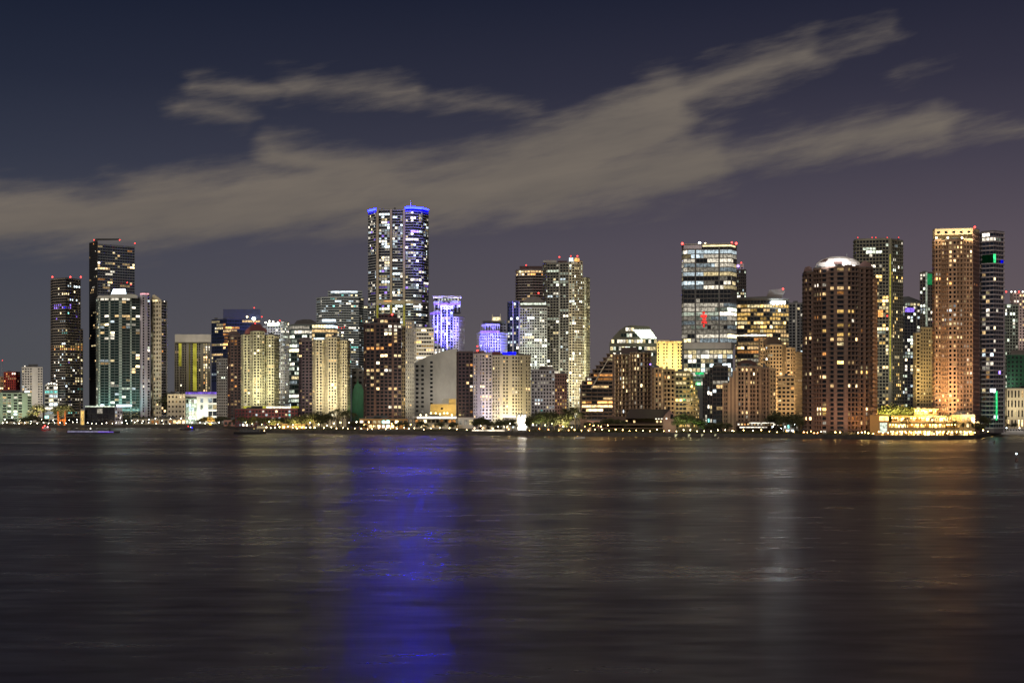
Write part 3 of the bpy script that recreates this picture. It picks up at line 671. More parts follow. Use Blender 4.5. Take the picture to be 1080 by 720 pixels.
for (x0, x1, y0, y1) in ((740.8, 743.4, 328.6, 331), (739, 745.4, 331.8, 334.6), (741, 744.6, 335.2, 338), (739.8, 745.6, 338.8, 341.2), (741.4, 743.2, 342, 345)):
    m.prism([P(x0, 1292.2), P(x1, 1292.2), P(x1, 1292.6), P(x0, 1292.6)], wz(y1, 1292), wz(y0, 1292), glow('red', 1.1, True))
m.build('light_sign', b.t)
b.strip(733, 742, 392.5, 395, glow('green', .9), 'canopy_light', .8, chain=[(719, 1292), (773, 1292)]); b.done(100, 396)

b = Bld('apartment_tower', 'thin dark tower with a purple roof light peeking right of the glass office', 'tower', 782, 1500)
b.tier([(777, 1500), (781, 1496), (787, 1502)], 284, style(fh=3.2, bw=3, sp=.32, pw=.26, wall=W('dim_brown_panel', (.10, .085, .08)), lit=.22, pal='pale', slab=.5), hid=320)
b.tier([(777, 1504), (784.5, 1503)], 278, style(fh=3.2, bw=3, sp=.5, pw=.4, wall=M_LILAC, lit=.2), bot=284, D=10)
b.beacon(778.6, 280.5, 'purple', 1.6, 5, 1494); b.beacon(782, 277, 'red', .9, 5, 1498); b.done(40)

b = Bld('office_tower', 'office tower with amber-lit floors, a white rooftop sign and a slanted penthouse', 'tower', 804, 1390)
PP = style(fh=4.0, bw=3.0, sp=.34, pw=.12, rec=.3, wall=W('bronze_panel', (.07, .058, .045)), lit=.42, pal='gold', run=.6, gain=.85, bands=[(776, 832, 315, 321.5, 0, 'gold'), (776, 832, 321.5, 326, .9, 'gold', 1.0), (790, 832, 326, 350, .5, 'gold', .9), (776, 832, 350, 400, .4, 'warm', .8)])
b.tier([(775.5, 1392), (778, 1382), (812, 1378), (832, 1386)], 315, PP, hid=400); c = b.chain
b.outline([(777, 316), (780, 313.6), (810, 312.2), (825, 315), (831, 319)], 1386, 20, W('dusk_grey_cap', (.10, .095, .095)), 'roof_cap')
b.outline([(807.5, 314.5), (811.5, 305.6), (827, 304.6), (828, 307), (823, 316.5)], 1388, 12, W('mauve_grey_wall', (.13, .115, .115)), 'penthouse'); b.beacon(826, 304.5, 'red', 1, 7, 1386)
m = MB()                                         # illegible white rooftop lettering
for k in range(9): x0 = 814.2 + k * 1.62; m.prism([P(x0, 1376), P(x0 + 1.2, 1376), P(x0 + 1.2, 1376.6), P(x0, 1376.6)], wz(320.4, 1376), wz(317.4 + (k % 3) * .35, 1376), glow('cool', 60, True, .2))
m.build('roof_sign', b.t)
b.strip(777, 808, 352.8, 354.2, glow('white', 1.8), 'terrace_light', 1.0, chain=c); b.done(100, 395)

b = Bld('apartment_tower', 'dark grey gridded tower just left of the big brown round-topped tower', 'tower', 840, 1500)
b.tier([(832, 1502), (847.5, 1500)], 319.5, style(fh=3.2, bw=3.0, sp=.32, pw=.28, wall=W('slate_panel', (.12, .12, .13)), lit=.14, pal='pale', pat='wwf', fin=M_GREY), hid=372); b.done(50)

b = Bld('condo_tower', 'tan condo tower with a dark oval crown behind the orange-brown stepped block', 'tower', 822, 1190)
RR = style(fh=3.1, bw=2.7, sp=.44, pw=.42, wall=W('sand_stucco', (.38, .27, .15)), lit=.07, pal='warm', pat='wwswws', bands=[(806, 815, 363, 400, .35, 'pale')])
b.tier([(799.8, 1198), (802, 1192), (807, 1190)], 357.5, RR, hid=446); b.tier([(807, 1188), (812, 1182), (825, 1182), (829, 1188)], 363.5, RR, hid=446)
b.tier([(829, 1189), (834, 1188), (839, 1192)], 366.5, RR, hid=450); b.tier([(839, 1190), (846.2, 1200)], 371, style(fh=3.1, bw=2.7, sp=.5, pw=.5, wall=W('sand_stucco', (.38, .27, .15)), lit=.08, pal='warm'), hid=452)
b.outline([(805, 363.5), (806, 358.4), (809, 356), (815, 355), (821, 356), (824, 358.6), (825, 363.5)], 1186, 14, W('umber_crown', (.07, .045, .03)), 'oval_crown'); b.beacon(822, 357, 'yellow', .8, 4, 1180); b.done(100, 446)

b = Bld('stepped_building', 'black-glass and orange-brown stepped block on the waterfront', 'building', 780, 1080)
BK = style(fh=3.4, bw=3.4, sp=.25, pw=.1, rec=.4, wall=W('black_bronze', (.028, .02, .022)), lit=.05, pal='office', run=.65, bands=[(742, 753, 412, 415.5, .9, 'cool', .9), (757, 770, 400, 411, .5, 'orange', 1.3), (757, 770, 427, 434, .6, 'warm', 1.2), (741, 756, 442, 447, .5, 'cool', .8)])
for x0, x1, t, dy in ((741, 743.4, 398, 4), (743.4, 746, 394.5, 3), (746, 748.6, 391, 2), (748.6, 751.4, 387.6, 1), (751.4, 768, 385.8, 0)): b.tier([(x0, 1090 + dy), (x1, 1089 + dy)], t, BK, hid=452)
TANG = style(fh=3.3, bw=2.3, sp=.40, pw=.34, wall=W('russet_stucco', (.17, .11, .075)), fin=W('pale_russet_pier', (.30, .20, .13)), lit=.12, pal='warm', pat='fwwfw', acc=1, rec=1.5)
for x0, x1, t in ((762, 769, 404), (769, 773, 398), (773, 777, 391)): b.tier([(x0, 1084), (x1, 1083.6)], t, TANG, hid=450)
b.tier([(777, 1082), (790, 1078), (802, 1080)], 386.2, TANG, hid=450); b.tier([(802, 1083), (812, 1085)], 387.5, TANG, hid=450); b.tier([(812, 1081), (818.4, 1084)], 388.6, style(fh=3.3, bw=2.4, sp=.46, pw=.5, wall=W('sand_stucco', (.38, .27, .15)), lit=.04), hid=450)
b.tier([(820, 1120), (838, 1118)], 397, style(fh=3.3, bw=3.1, sp=.5, pw=.34, wall=W('sand_stucco', (.38, .27, .15)), lit=.10, pal='warm'), hid=446)
b.outline([(777, 386.4), (779, 381.5), (784, 379.2), (792, 379.4), (797, 382), (799, 386.4)], 1090, 12, W('maroon_dome', (.07, .028, .022)), 'roof_dome'); b.done(100, 446)

# the brown round-topped tower on the island
b = Bld('condo_tower', 'big brown curved-front tower with a white-lit domed roof', 'tower', 886, 990)
TT = style(fh=3.15, bw=3.2, sp=.36, pw=.24, rec=1.2, wall=W('warm_brown_stucco', (.120, .076, .060)), fin=W('warm_brown_pier', (.15, .095, .075)), lit=.085, pal='warm', pat='wwwfww', run=.4, slab=.3,
           bands=[(872, 876, 410, 440, .0, 'warm'), (882, 892, 305, 315, .7, 'warm'), (880, 892, 320, 390, .40, 'gold', .9), (858, 872, 309, 313, .8, 'yellow'), (862, 872, 347, 350, .7, 'gold'), (906, 924, 391, 396, .7, 'gold'), (862, 874, 428, 439, .75, 'gold', 1.5), (908, 918, 427, 446, .65, 'warm', 1.3)])
b.tier([(846.2, 1012), (848, 1003), (852, 998), (857.6, 994)], 286.5, TT, hid=458)
b.tier([(857.6, 991), (866, 984), (874, 980)], 281.5, TT, hid=458); b.tier([(874, 978), (882, 975), (894, 974), (906, 977)], 280, TT, hid=458)
b.tier([(906, 981), (913, 983), (918, 987), (921, 992)], 281.5, TT, hid=458); b.tier([(921, 990), (925.4, 1004)], 292, style(fh=3.15, bw=2.6, sp=.45, pw=.4, wall=W('peach_stucco', (.40, .24, .15)), lit=.12, pal='gold'), hid=458)  # narrow end face: its orange lighting is put into a lighter wall colour
b.outline([(847.5, 286.5), (849, 282), (853, 280.6), (856, 282), (857, 286.5)], 1000, 10, M_ROSE, 'shoulder_wall'); b.outline([(904, 281), (912, 274.6), (918, 277.5), (920.5, 282)], 990, 12, M_ROSE, 'shoulder_wall')
# dome: shallow cap
m = MB(); cx_, cy_ = P(884, 1003); zb = wz(280, 988); rad = wx(908.5, 1003) - cx_
for a in range(4):
    for w in range(16):
        def dp(a, w):
            ph = math.pi / 2 * a / 4; t = 2 * math.pi * w / 16
            return (cx_ + rad * math.cos(ph) * math.cos(t), cy_ + rad * .8 * math.cos(ph) * math.sin(t), zb + 8.0 * math.sin(ph))
        m.face([dp(a, w), dp(a, w + 1), dp(a + 1, w + 1), dp(a + 1, w)], W('white_dome_tiles', (.72, .69, .67)) if (w * 7 + a * 3) % 11 else M_ROSE)
m.build('roof_dome', b.t); b.mast(893, 266.5, 270, 1000, .3); b.done(100, 455)

b = Bld('condo_tower', 'tall grey glass tower with a yellow vertical light line behind the brown round tower', 'tower', 925, 1300)
UU = style(fh=3.15, bw=3.0, sp=.28, pw=.2, rec=.6, wall=W('green_grey_panel', (.16, .155, .13)), lit=.13, pal='pale', run=.3, slab=.5, bands=[(925, 952, 285, 440, .17, 'gold'), (912, 925, 264, 271, .5, 'pale')])
b.tier([(900, 1312), (903, 1298), (937.5, 1292)], 251.4, UU, hid=440); b.tier([(940, 1292), (952.5, 1306)], 252, UU, hid=440)
b.box(937.6, 939.9, 251, 440, 1293, W('green_grey_panel', (.16, .155, .13)), 14, 'pilaster'); b.strip(938.2, 939.4, 268, 402, glow('lime', .5, var=.9, scale=.25), 'light_line', .3, chain=[(930, 1293), (942, 1293)])
b.strip(926, 931, 327, 334, glow('orange', 1.6), 'balcony_light', .6); b.beacon(936, 333, 'red', 1, 3, 1288)
for x in (905, 920, 924, 936, 948): b.beacon(x, 250.4, 'red', .55, 3, 1296)
b.done(100, 430)

b = Bld('apartment_tower', 'narrow glass tower with a slanted roof and a small purple sign', 'tower', 960, 1400)
b.tier([(951, 1404), (957, 1398), (970.5, 1402)], 318, style(fh=3.2, bw=3, sp=.26, pw=.2, wall=W('slate_panel', (.12, .12, .13)), glass=GLB, lit=.24, pal='pale', pat='wwwf', fin=M_PALE, slab=.5), hid=425)
b.outline([(951, 318.2), (952, 313), (958, 312.4), (970.5, 317), (970.5, 318.2)], 1402, 14, M_DGREY, 'roof_slope'); b.strip(954.5, 964, 324.5, 329, glow('purple', 1.1), 'roof_sign', .7); b.done(70)

b = Bld('apartment_tower', 'slim tower with a glowing green side panel beside the orange-brown tower', 'tower', 977, 1350)
b.tier([(970, 1354), (976, 1348), (984, 1352)], 287, style(fh=3.2, bw=3, sp=.3, pw=.26, wall=W('dim_brown_panel', (.10, .085, .08)), lit=.18, pal='pale'), hid=352)
b.strip(977.8, 983.4, 288.5, 300, glow('green', .28, var=.3), 'green_panel', .6); b.strip(976.2, 978, 287, 349, glow('pale', .35), 'edge_light', .5); b.done(40)

b = Bld('apartment_tower', 'stepped cream tower left of the orange-brown tower', 'tower', 974, 1200)
XX = style(fh=3.2, bw=2.7, sp=.46, pw=.44, wall=W('honey_stucco', (.42, .32, .17)), lit=.07, pal='gold')
b.tier([(963, 1206), (966, 1200), (971, 1200)], 351, XX, hid=436); b.tier([(971, 1198), (985, 1204)], 345, XX, hid=436); b.done(60)

b = Bld('condo_tower', 'orange-brown tower with floodlit crown niches above the golden terrace restaurant', 'tower', 1008, 1000)
YY = style(fh=3.15, bw=2.7, sp=.44, pw=.44, rec=.8, wall=W('terracotta_stucco', (.36, .225, .14)), lit=.10, pal='warm', run=.35, slab=.3,
           bands=[(995, 1016, 256, 274, .5, 'warm'), (995, 1016, 320, 345, .45, 'bluish', .8), (990, 1020, 375, 379, .96, 'yellow', 1.6), (985, 1018, 353, 358, .7, 'gold'), (1022, 1030, 300, 310, .4, 'gold'), (984, 1014, 415, 425, .6, 'gold', 1.3), (1026, 1034, 240, 450, .12, 'warm')])
b.tier([(983.2, 1012), (986, 1003), (993, 1000)], 252, YY, hid=452); b.tier([(993, 997), (1000, 990), (1009, 987), (1016, 990)], 252, YY, hid=452)
b.tier([(1016, 995), (1026, 996)], 252, YY, hid=452); b.tier([(1026, 996), (1033.2, 1010)], 244, style(fh=3.15, bw=2.6, sp=.5, pw=.42, wall=M_ROSE, lit=.10, pal='warm'), hid=455)
b.tier([(983.6, 1012), (986, 1005), (1026, 1000), (1033, 1011)], 240.8, style(fh=5, bw=5.5, sp=.45, pw=.6, rec=1.5, wall=W('pale_crown_stucco', (.46, .36, .24)), lit=0), bot=247)
b.beacon(1028.5, 239.4, 'red', .9, 7, 1000)
for x in (988, 1000, 1015): b.beacon(x, 250.6, 'yellow', .9, 9, 992, 'crown_lamp')
b.done(100, 448)

b = Bld('glass_tower', 'dark glass tower with green light accents behind the orange-brown tower', 'tower', 1047, 1060)
ZZ = style(fh=3.3, bw=2.8, sp=.26, pw=.14, rec=.4, wall=W('plum_grey_panel', (.10, .085, .10)), glass=GLB, lit=.07, pal='bluish', pat='wwwwf', fin=M_LILAC, slab=.5, slabh=.8, slabm=W('lilac_edge', (.28, .25, .28)), bands=[(1033, 1060, 252, 256, .6, 'pale', .6), (1033, 1046, 280, 420, .2, 'res')])
b.tier([(1033.4, 1074), (1035.5, 1064), (1048, 1058), (1059.4, 1066)], 243.5, ZZ, hid=446); c = b.chain
b.strip(1035, 1048, 268, 277, glow('green', .011, var=.5), 'green_panel', .6, chain=c); b.strip(1047.4, 1049.8, 268, 277, glow('green', 1.6, True), 'green_sign', .9, chain=c); b.strip(1055, 1058, 273.5, 276.5, glow('blue', .8), 'blue_sign', .9, chain=c)
b.strip(1049.9, 1051.5, 412, 443, glow('green', 1.2, True), 'light_line', 1.0, chain=c); b.beacon(1049, 412.5, 'cool', 1.1, 8, 1054, 'roof_lamp'); b.done(100, 440)

b = Bld('apartment_tower', 'pale glass-cornered tower right of the dark green-accented tower', 'tower', 1066, 1400)
b.tier([(1058, 1404), (1062, 1398), (1074, 1402)], 321, style(fh=3.2, bw=3, sp=.28, pw=.25, wall=W('sage_panel', (.26, .29, .25)), lit=.22, pal='pale', slab=.6), hid=412); b.strip(1062, 1066, 321, 324, glow('pale', 1.3), 'roof_light'); b.done(70)
b = Bld('apartment_tower', 'pinkish gridded tower with white and red roof lamps at the right edge', 'tower', 1076, 1510)
b.tier([(1065, 1512), (1069, 1504), (1096, 1506)], 309, style(fh=3.2, bw=3, sp=.44, pw=.44, wall=W('pink_grey_stucco', (.34, .27, .26)), lit=.12, pal='warm'), hid=375)
for x, cc in ((1061.5, 'red'), (1067, 'white'), (1071, 'white'), (1075, 'red'), (1079, 'white')): b.beacon(x, 307.6, cc, 1, 6, 1502)
b.done(60)
b = Bld('building_shell', 'dark stepped building wrapped in green netting at the right edge', 'building', 1074, 1380)
b.tier([(1062, 1384), (1066, 1380), (1092, 1382)], 374, style(fh=4, bw=4, sp=.5, pw=.5, wall=M_NET, lit=.02), hid=412); b.box(1066, 1092, 369, 374, 1386, W('dim_brown_panel', (.10, .085, .08))); b.done(30)
b = Bld('low_building', 'cream low building with tall narrow window strips at the right edge', 'building', 1076, 1260)
b.tier([(1060, 1264), (1062, 1260), (1098, 1262)], 409.5, style(fh=9, bw=3.2, sp=.3, pw=.55, wall=M_CREAM, lit=.12, pal='warm', gain=.7)); b.done(40)

# golden terrace restaurant
b = Bld('terrace_restaurant', 'golden terraced waterfront restaurant with glowing open floors', 'restaurant', 978, 965)
OR = W('amber_plaster', (.46, .25, .08)); GOLDW = W('honey_plaster', (.52, .38, .17))
for x0, x1, t, bt, Y in ((938, 1028, 452.6, 462.4, 958), (934, 1012, 445.4, 452.2, 968), (940, 1010, 438.2, 445, 980), (964, 990, 430.6, 437.8, 992)):
    b.box(x0, x1, t, t + 1.6, Y - 4, GOLDW, 26, 'floor_slab')
    b.box(x0 + .5, x1 - .5, t + 1.6, bt, Y + 10, GOLDW, 12, 'wall')
    m = MB(); x = x0 + 1.2
    while x < x1 - 1: m.box(wx(x, Y) - .22, wx(x, Y) + .22, Y - 3.4, Y - 2.9, wz(bt, Y), wz(t + 1.6, Y), GOLDW); x += 6.5
    m.build('colonnade', b.t)
    x = x0 + 1.6
    while x < x1 - 3:
        w = R.uniform(2, 4.5)
        if R.random() < .72: b.window(x, x + w, t + 2.2, bt - .8, Y + 10, glow(wpick([('gold', 5), ('yellow', 3), ('warm', 3)]), R.choice((1.2, 2.4, 6.0))))
        x += w + R.uniform(.6, 1.8)
    m = MB()
    x = x0 + 2
    while x < x1 - 1:
        m.ball((wx(x, Y), Y - 1 + R.random() * 6, wz(t + 2.4, Y)), .32, glow('gold', 26, True, 0), 6, 4); x += R.uniform(2.6, 4.6)
    lo = m.build('ceiling_lamp', b.t)
    m = MB(); m.prism([P(x0, Y - 4.2), P(x1, Y - 4.2), P(x1, Y - 4.05), P(x0, Y - 4.05)], wz(bt, Y), wz(bt, Y) + 1.0, W('amber_rail', (.3, .2, .1), .5)); m.build('railing', b.t)
b.box(917.5, 937.5, 437.5, 463, 962, OR, 16, 'end_block'); b.window(928, 935.6, 445.5, 456, 962, glow('pale', .9)); b.window(929.4, 932, 457.5, 462, 962, glow('gold', 1.2))
b.strip(927.5, 937, 438.8, 443.4, glow('gold', 3.2, True), 'block_light', .3, chain=[(917, 962), (938, 962)])
b.tier([(1004, 974), (1028, 976)], 437.4, style(fh=3.6, bw=3.2, sp=.4, pw=.5, wall=GOLDW, lit=.5, pal='gold', gain=.9)); b.done(100)

# low waterfront buildings
b = Bld('pavilion', 'low dark-roofed waterfront pavilion with a pointed pale gable', 'pavilion', 675, 1085)
b.box(640, 712, 439, 456, 1092, W('umber_wall', (.09, .055, .04)), 18, 'wall')
b.outline([(660, 441), (664, 431.4), (706, 431.4), (711, 441)], 1084, 24, W('dark_tile_roof', (.035, .024, .022)), 'tiled_roof')
b.outline([(699, 456.5), (699, 441), (702, 436.5), (706.5, 432), (711.5, 438.5), (713, 443), (713, 456.5)], 1080, 5, W('faded_pink_plaster', (.20, .125, .105)), 'gable_wall')
b.window(707, 710, 436.5, 441.5, 1080, GL)
for x in (653, 660, 668, 692, 696, 699.5): b.window(x, x + 2, 443.2, 445.4, 1092, glow('warm', R.choice((1.2, 2.2))))
for x in (692, 695, 698, 703): b.window(x - 1, x + .8, 440.4, 442, 1080 if x > 699 else 1092, glow('white', 1.6))
for t, x0, x1 in ((447.2, 628, 699), (451, 634, 699)): b.box(x0, x1, t, t + .9, 1078, W('timber_deck', (.16, .11, .07)), 12, 'deck_slab')
b.done(40)
b = Bld('pavilion', 'two-deck waterfront pavilion strung with white lights before the stepped block', 'pavilion', 802, 1040)
b.box(776, 826, 444, 458.6, 1050, W('umber_wall', (.09, .055, .04)), 16, 'wall')
for t, x0, x1 in ((445.4, 786, 826), (450, 776, 810)):
    b.box(x0, x1, t - 1.6, t - .4, 1036, W('brown_deck_roof', (.12, .075, .055)), 18, 'deck_roof'); b.strip(x0 + 4, x1 - 1, t, t + .9, glow('white', 1.7, True), 'string_light', .2, chain=[(x0, 1036), (x1, 1036)])
    m = MB(); x = x0 + 1
    while x < x1: m.box(wx(x, 1037) - .15, wx(x, 1037) + .15, 1037, 1037.3, wz(t + 4, 1037), wz(t, 1037), M_DBROWN); x += 5
    m.build('colonnade', b.t)
for k in range(14): x = 778 + k * 3.4; b.window(x, x + 2.2, 446.4, 448.4, 1050, glow(R.choice(('warm', 'orange', 'white')), R.choice((.7, 1.5))))
b.done(40)
b = Bld('entrance_pavilion', 'glaring white floodlit entrance at the foot of the cream condo', 'pavilion', 550, 1215)
b.box(543.5, 556, 436.5, 438, 1212, M_WHITE, 14, 'canopy'); b.box(546, 555, 438, 456, 1224, M_WHITE, 6, 'wall')
b.window(546.6, 550, 440, 455.5, 1224, glow('white', 22, True)); b.window(550.4, 554.4, 438.6, 455.5, 1224, glow('white', 28, True))  # glowing panels put in for the floodlit white of the entrance
for x in (544.2, 555.2): b.box(x - .35, x + .35, 438, 456, 1213, M_WHITE, .6, 'column')
for x in (547.5, 551, 554): b.beacon(x, 437.4, 'white', .9, 25, 1212, 'canopy_lamp')
b.strip(531, 544, 438.4, 440, glow('white', 2.6, True), 'wall_light', chain=[(530, 1216), (545, 1216)]); b.box(531, 544, 440, 443, 1217, M_WHITE, 4, 'side_wall'); b.done(20)
b = Bld('shopfront_building', 'low row of brightly lit cafe fronts at the foot of the dark brown tower', 'building', 405, 1250)
b.tier([(379, 1254), (430, 1252)], 441.5, style(fh=5, bw=4, sp=.35, pw=.3, wall=W('amber_plaster', (.46, .25, .08)), lit=.65, pal='warm', gain=1.5, bands=[(394, 412, 441, 450, .9, 'cool', 1.5)])); b.done(60)
b = Bld('shopfront_building', 'low pale lit building on the shore below the patterned white podium', 'building', 170, 1585)
b.tier([(140, 1588), (196, 1586)], 441.5, style(fh=4, bw=5, sp=.35, pw=.3, wall=M_CREAM, lit=.45, pal='res', gain=.9)); b.done(40)
b = Bld('shopfront_building', 'low lit building with a red-and-white front behind the orange-lit tree', 'building', 247, 1450)
b.tier([(236, 1452), (262, 1450)], 443, style(fh=4, bw=4, sp=.35, pw=.3, wall=W('pink_plaster', (.4, .2, .16)), lit=.6, pal='warm', gain=1.2)); b.done(30)

def lowfront(kind, label, cat, x0, x1, top, Y, st, canopy=True):
    b = Bld(kind, label, cat, (x0 + x1) / 2, Y); b.tier([(x0, Y + 2), (x1, Y)], top, st)
    if canopy: b.box(x0 - .6, x1 + .6, top + 1.6, top + 2.1, Y - 3, M_GREY, 2.8, 'canopy')
    b.done(40)
LF = dict(fh=4.2, sp=.36, pw=.28)
lowfront('kiosk', 'low lit kiosk row on the far left shore before the pale green block', 'kiosk', 3, 30, 444.5, 1560, style(**LF, bw=4, wall=M_CREAM, lit=.5, pal='res', gain=.9))
lowfront('kiosk', 'low warm-lit kiosk among the trees before the red podium', 'kiosk', 297, 322, 447, 1222, style(**LF, bw=3.4, wall=OR, lit=.55, pal='orange', gain=1.1))
lowfront('kiosk', 'small bright kiosk at the left end of the cream lamps', 'kiosk', 271, 281, 449.5, 1252, style(**LF, bw=3, wall=M_CREAM, lit=.8, pal='gold', gain=1.3))
lowfront('cafe', 'pink-walled cafe glowing at the foot of the staircase building', 'cafe', 619, 636, 443.5, 1096, style(**LF, bw=3.2, wall=W('pink_plaster', (.4, .2, .16)), lit=.6, pal='warm', gain=1.6))
lowfront('kiosk', 'white lit kiosk between the dark trees left of the brown round tower', 'kiosk', 826, 842, 446, 1012, style(**LF, bw=3, wall=M_WHITE, lit=.6, pal='cool', gain=1.1))
lowfront('kiosk', 'low lit kiosk between the round trees and the glaring white entrance', 'kiosk', 504, 530, 448, 1180, style(**LF, bw=3.4, wall=M_CREAM, lit=.5, pal='gold', gain=.9))

# ------------------------------------------------------------------ the setting: ground, water, seawall
SHORE = [(-400, 451), (0, 451), (120, 451), (236, 451.4), (262, 454), (284, 456.6), (340, 457.2), (430, 458.2), (520, 458.8), (590, 459.6), (690, 460.3), (770, 461), (860, 462.2),
         (920, 463.5), (1000, 464), (1030, 463), (1046, 459.5), (1062, 456.6), (1100, 455.5), (1500, 452)]
def ysh(px):
    for (a, ya), (c, yc) in zip(SHORE, SHORE[1:]):
        if a <= px <= c:
            return F * H / (ya + (yc - ya) * (px - a) / (c - a) - HY)
    return F * H / 25
shore = []
for (a, ya), (c, yc) in zip(SHORE, SHORE[1:]):
    for k in range(4):
        t = k / 4; shore.append(P(a + (c - a) * t, F * H / (ya + (yc - ya) * t - HY)))
m = MB()
far = [(9000, shore[-1][1] + 300), (9000, 9000), (-9000, 9000), (-9000, 1500)]
m.face([(x, y + .8, G) for x, y in shore] + [(x, y, G) for x, y in far], W('paved_ground', (.09, .08, .07), .85))
o = m.build('ground'); o['kind'] = 'structure'
m = MB()
wall_m = W('seawall_concrete', (.05, .043, .038), .8, .5, 0, .3)
k = len(shore); m.v = [(x, y, -1.5) for x, y in shore] + [(x, y, G + .5) for x, y in shore] + [(x, y + .75, G + .5) for x, y in shore] + [(x, y + .75, -1.5) for x, y in shore]
for i in range(k - 1):
    for j in range(4): u = (j + 1) % 4; m.idx((j * k + i, j * k + i + 1, u * k + i + 1, u * k + i), wall_m)
tag(m.build('seawall'), 'low dark concrete seawall along the whole city shore', 'seawall')

wm = bpy.data.materials.new('bay_water'); t, n, l = nt(wm)
p = n['Principled BSDF']; p.inputs['Base Color'].default_value = (.010, .004, .008, 1); p.inputs['IOR'].default_value = 1.5; p.inputs['Specular Tint'].default_value = (1, .86, .91, 1)
g = n.new('ShaderNodeNewGeometry')
def noise(scale, map_scale, detail=3, rot=0):
    mp = n.new('ShaderNodeMapping'); mp.inputs['Scale'].default_value = map_scale; mp.inputs['Rotation'].default_value = (0, 0, rot); l.new(g.outputs['Position'], mp.inputs[0])
    x = n.new('ShaderNodeTexNoise'); x.inputs['Scale'].default_value = scale; x.inputs['Detail'].default_value = detail; l.new(mp.outputs[0], x.inputs['Vector']); return x
def mrange(src, a, b_, c, d):
    x = n.new('ShaderNodeMapRange'); x.inputs['From Min'].default_value = a; x.inputs['From Max'].default_value = b_; x.inputs['To Min'].default_value = c; x.inputs['To Max'].default_value = d
    l.new(src, x.inputs['Value']); return x.outputs[0]
gusts = noise(1, (.0022, .012, 1), 4, .03); ripples = noise(1, (.06, .11, 1), 3, .25); swell = noise(1, (.014, .034, 1), 2, -.2)
fine = noise(1, (.10, .32, 1), 4, .12)
ra = n.new('ShaderNodeMath'); ra.operation = 'ADD'; l.new(mrange(gusts.outputs['Fac'], .34, .68, .20, .31), ra.inputs[0])
rb = n.new('ShaderNodeMath'); rb.operation = 'ADD'; l.new(mrange(fine.outputs['Fac'], .3, .7, 0, .11), rb.inputs[0]); l.new(mrange(swell.outputs['Fac'], .3, .7, -.02, .04), rb.inputs[1])
l.new(rb.outputs[0], ra.inputs[1]); l.new(ra.outputs[0], p.inputs['Roughness'])
ad = n.new('ShaderNodeMath'); ad.operation = 'MULTIPLY_ADD'; ad.inputs[1].default_value = .35; l.new(ripples.outputs['Fac'], ad.inputs[0]); l.new(swell.outputs['Fac'], ad.inputs[2])
bp = n.new('ShaderNodeBump'); bp.inputs['Strength'].default_value = 1; bp.inputs['Distance'].default_value = .13; l.new(ad.outputs[0], bp.inputs['Height']); l.new(bp.outputs[0], p.inputs['Normal'])
m = MB(); m.face([(-9000, -60, 0), (9000, -60, 0), (9000, 9000, 0), (-9000, 9000, 0)], wm)
o = m.build('water'); o['kind'] = 'structure'

# ------------------------------------------------------------------ trees
def leaf_mat(name, col):
    m = bpy.data.materials.new(name); t, n, l = nt(m); b_ = n['Principled BSDF']; b_.inputs['Roughness'].default_value = .6
    g_ = n.new('ShaderNodeNewGeometry'); no = n.new('ShaderNodeTexNoise'); no.inputs['Scale'].default_value = .6; l.new(g_.outputs['Position'], no.inputs['Vector'])
    r_ = n.new('ShaderNodeValToRGB'); r_.color_ramp.elements[0].position = .35; r_.color_ramp.elements[1].position = .68
    r_.color_ramp.elements[0].color = (*[c * .5 for c in col], 1); r_.color_ramp.elements[1].color = (*[c * 1.4 for c in col], 1)
    l.new(no.outputs['Fac'], r_.inputs[0]); l.new(r_.outputs[0], b_.inputs['Base Color']); return m
LEAF = leaf_mat('leaf_green', (.055, .058, .020)); FROND = leaf_mat('frond_green', (.065, .068, .025)); BARK = W('bark', (.07, .05, .035), .9, .3, 0, 1.5)
def broadleaf(seed, h=12, w=6.5):
    r = random.Random(seed); t = thing('broadleaf_tree', 'leafy tree', 'tree')
    m = MB(); th = h * .38
    m.tube([(0, 0, -.2), (.1, .1, th * .5), (0, 0, th)], [.42, .32, .26], BARK, 7)
    cl = []
    for k in range(9):
        a = k * 2.4 + r.random(); e = r.uniform(.3, 1.0); q = (math.cos(a) * w * .62 * e, math.sin(a) * w * .62 * e, th + h * r.uniform(.08, .42))
        m.tube([(0, 0, th * r.uniform(.75, 1)), (q[0] * .5, q[1] * .5, (th + q[2]) / 2 + .4), q], [.18, .11, .05], BARK, 5); cl.append((q, r.uniform(.28, .44) * w))
    cl.append(((0, 0, h * .82), w * .38)); m.build('trunk', t)
    c = MB()
    for (q, rad) in cl:
        for _ in range(150):
            d = Vector((r.gauss(0, 1), r.gauss(0, 1), r.gauss(0, .7))); d.normalize(); d *= rad * r.uniform(.45, 1.08)
            p_ = Vector(q) + Vector((d.x, d.y, d.z * .72)); s_ = r.uniform(.22, .55)
            u = Vector((r.gauss(0, 1), r.gauss(0, 1), r.gauss(0, .6))).normalized(); v = u.cross(Vector((r.gauss(0, 1), r.gauss(0, 1), r.gauss(0, 1)))).normalized()
            c.face([p_ - u * s_, p_ + v * s_ * .55, p_ + u * s_, p_ - v * s_ * .55], LEAF)
    c.build('crown', t); return t
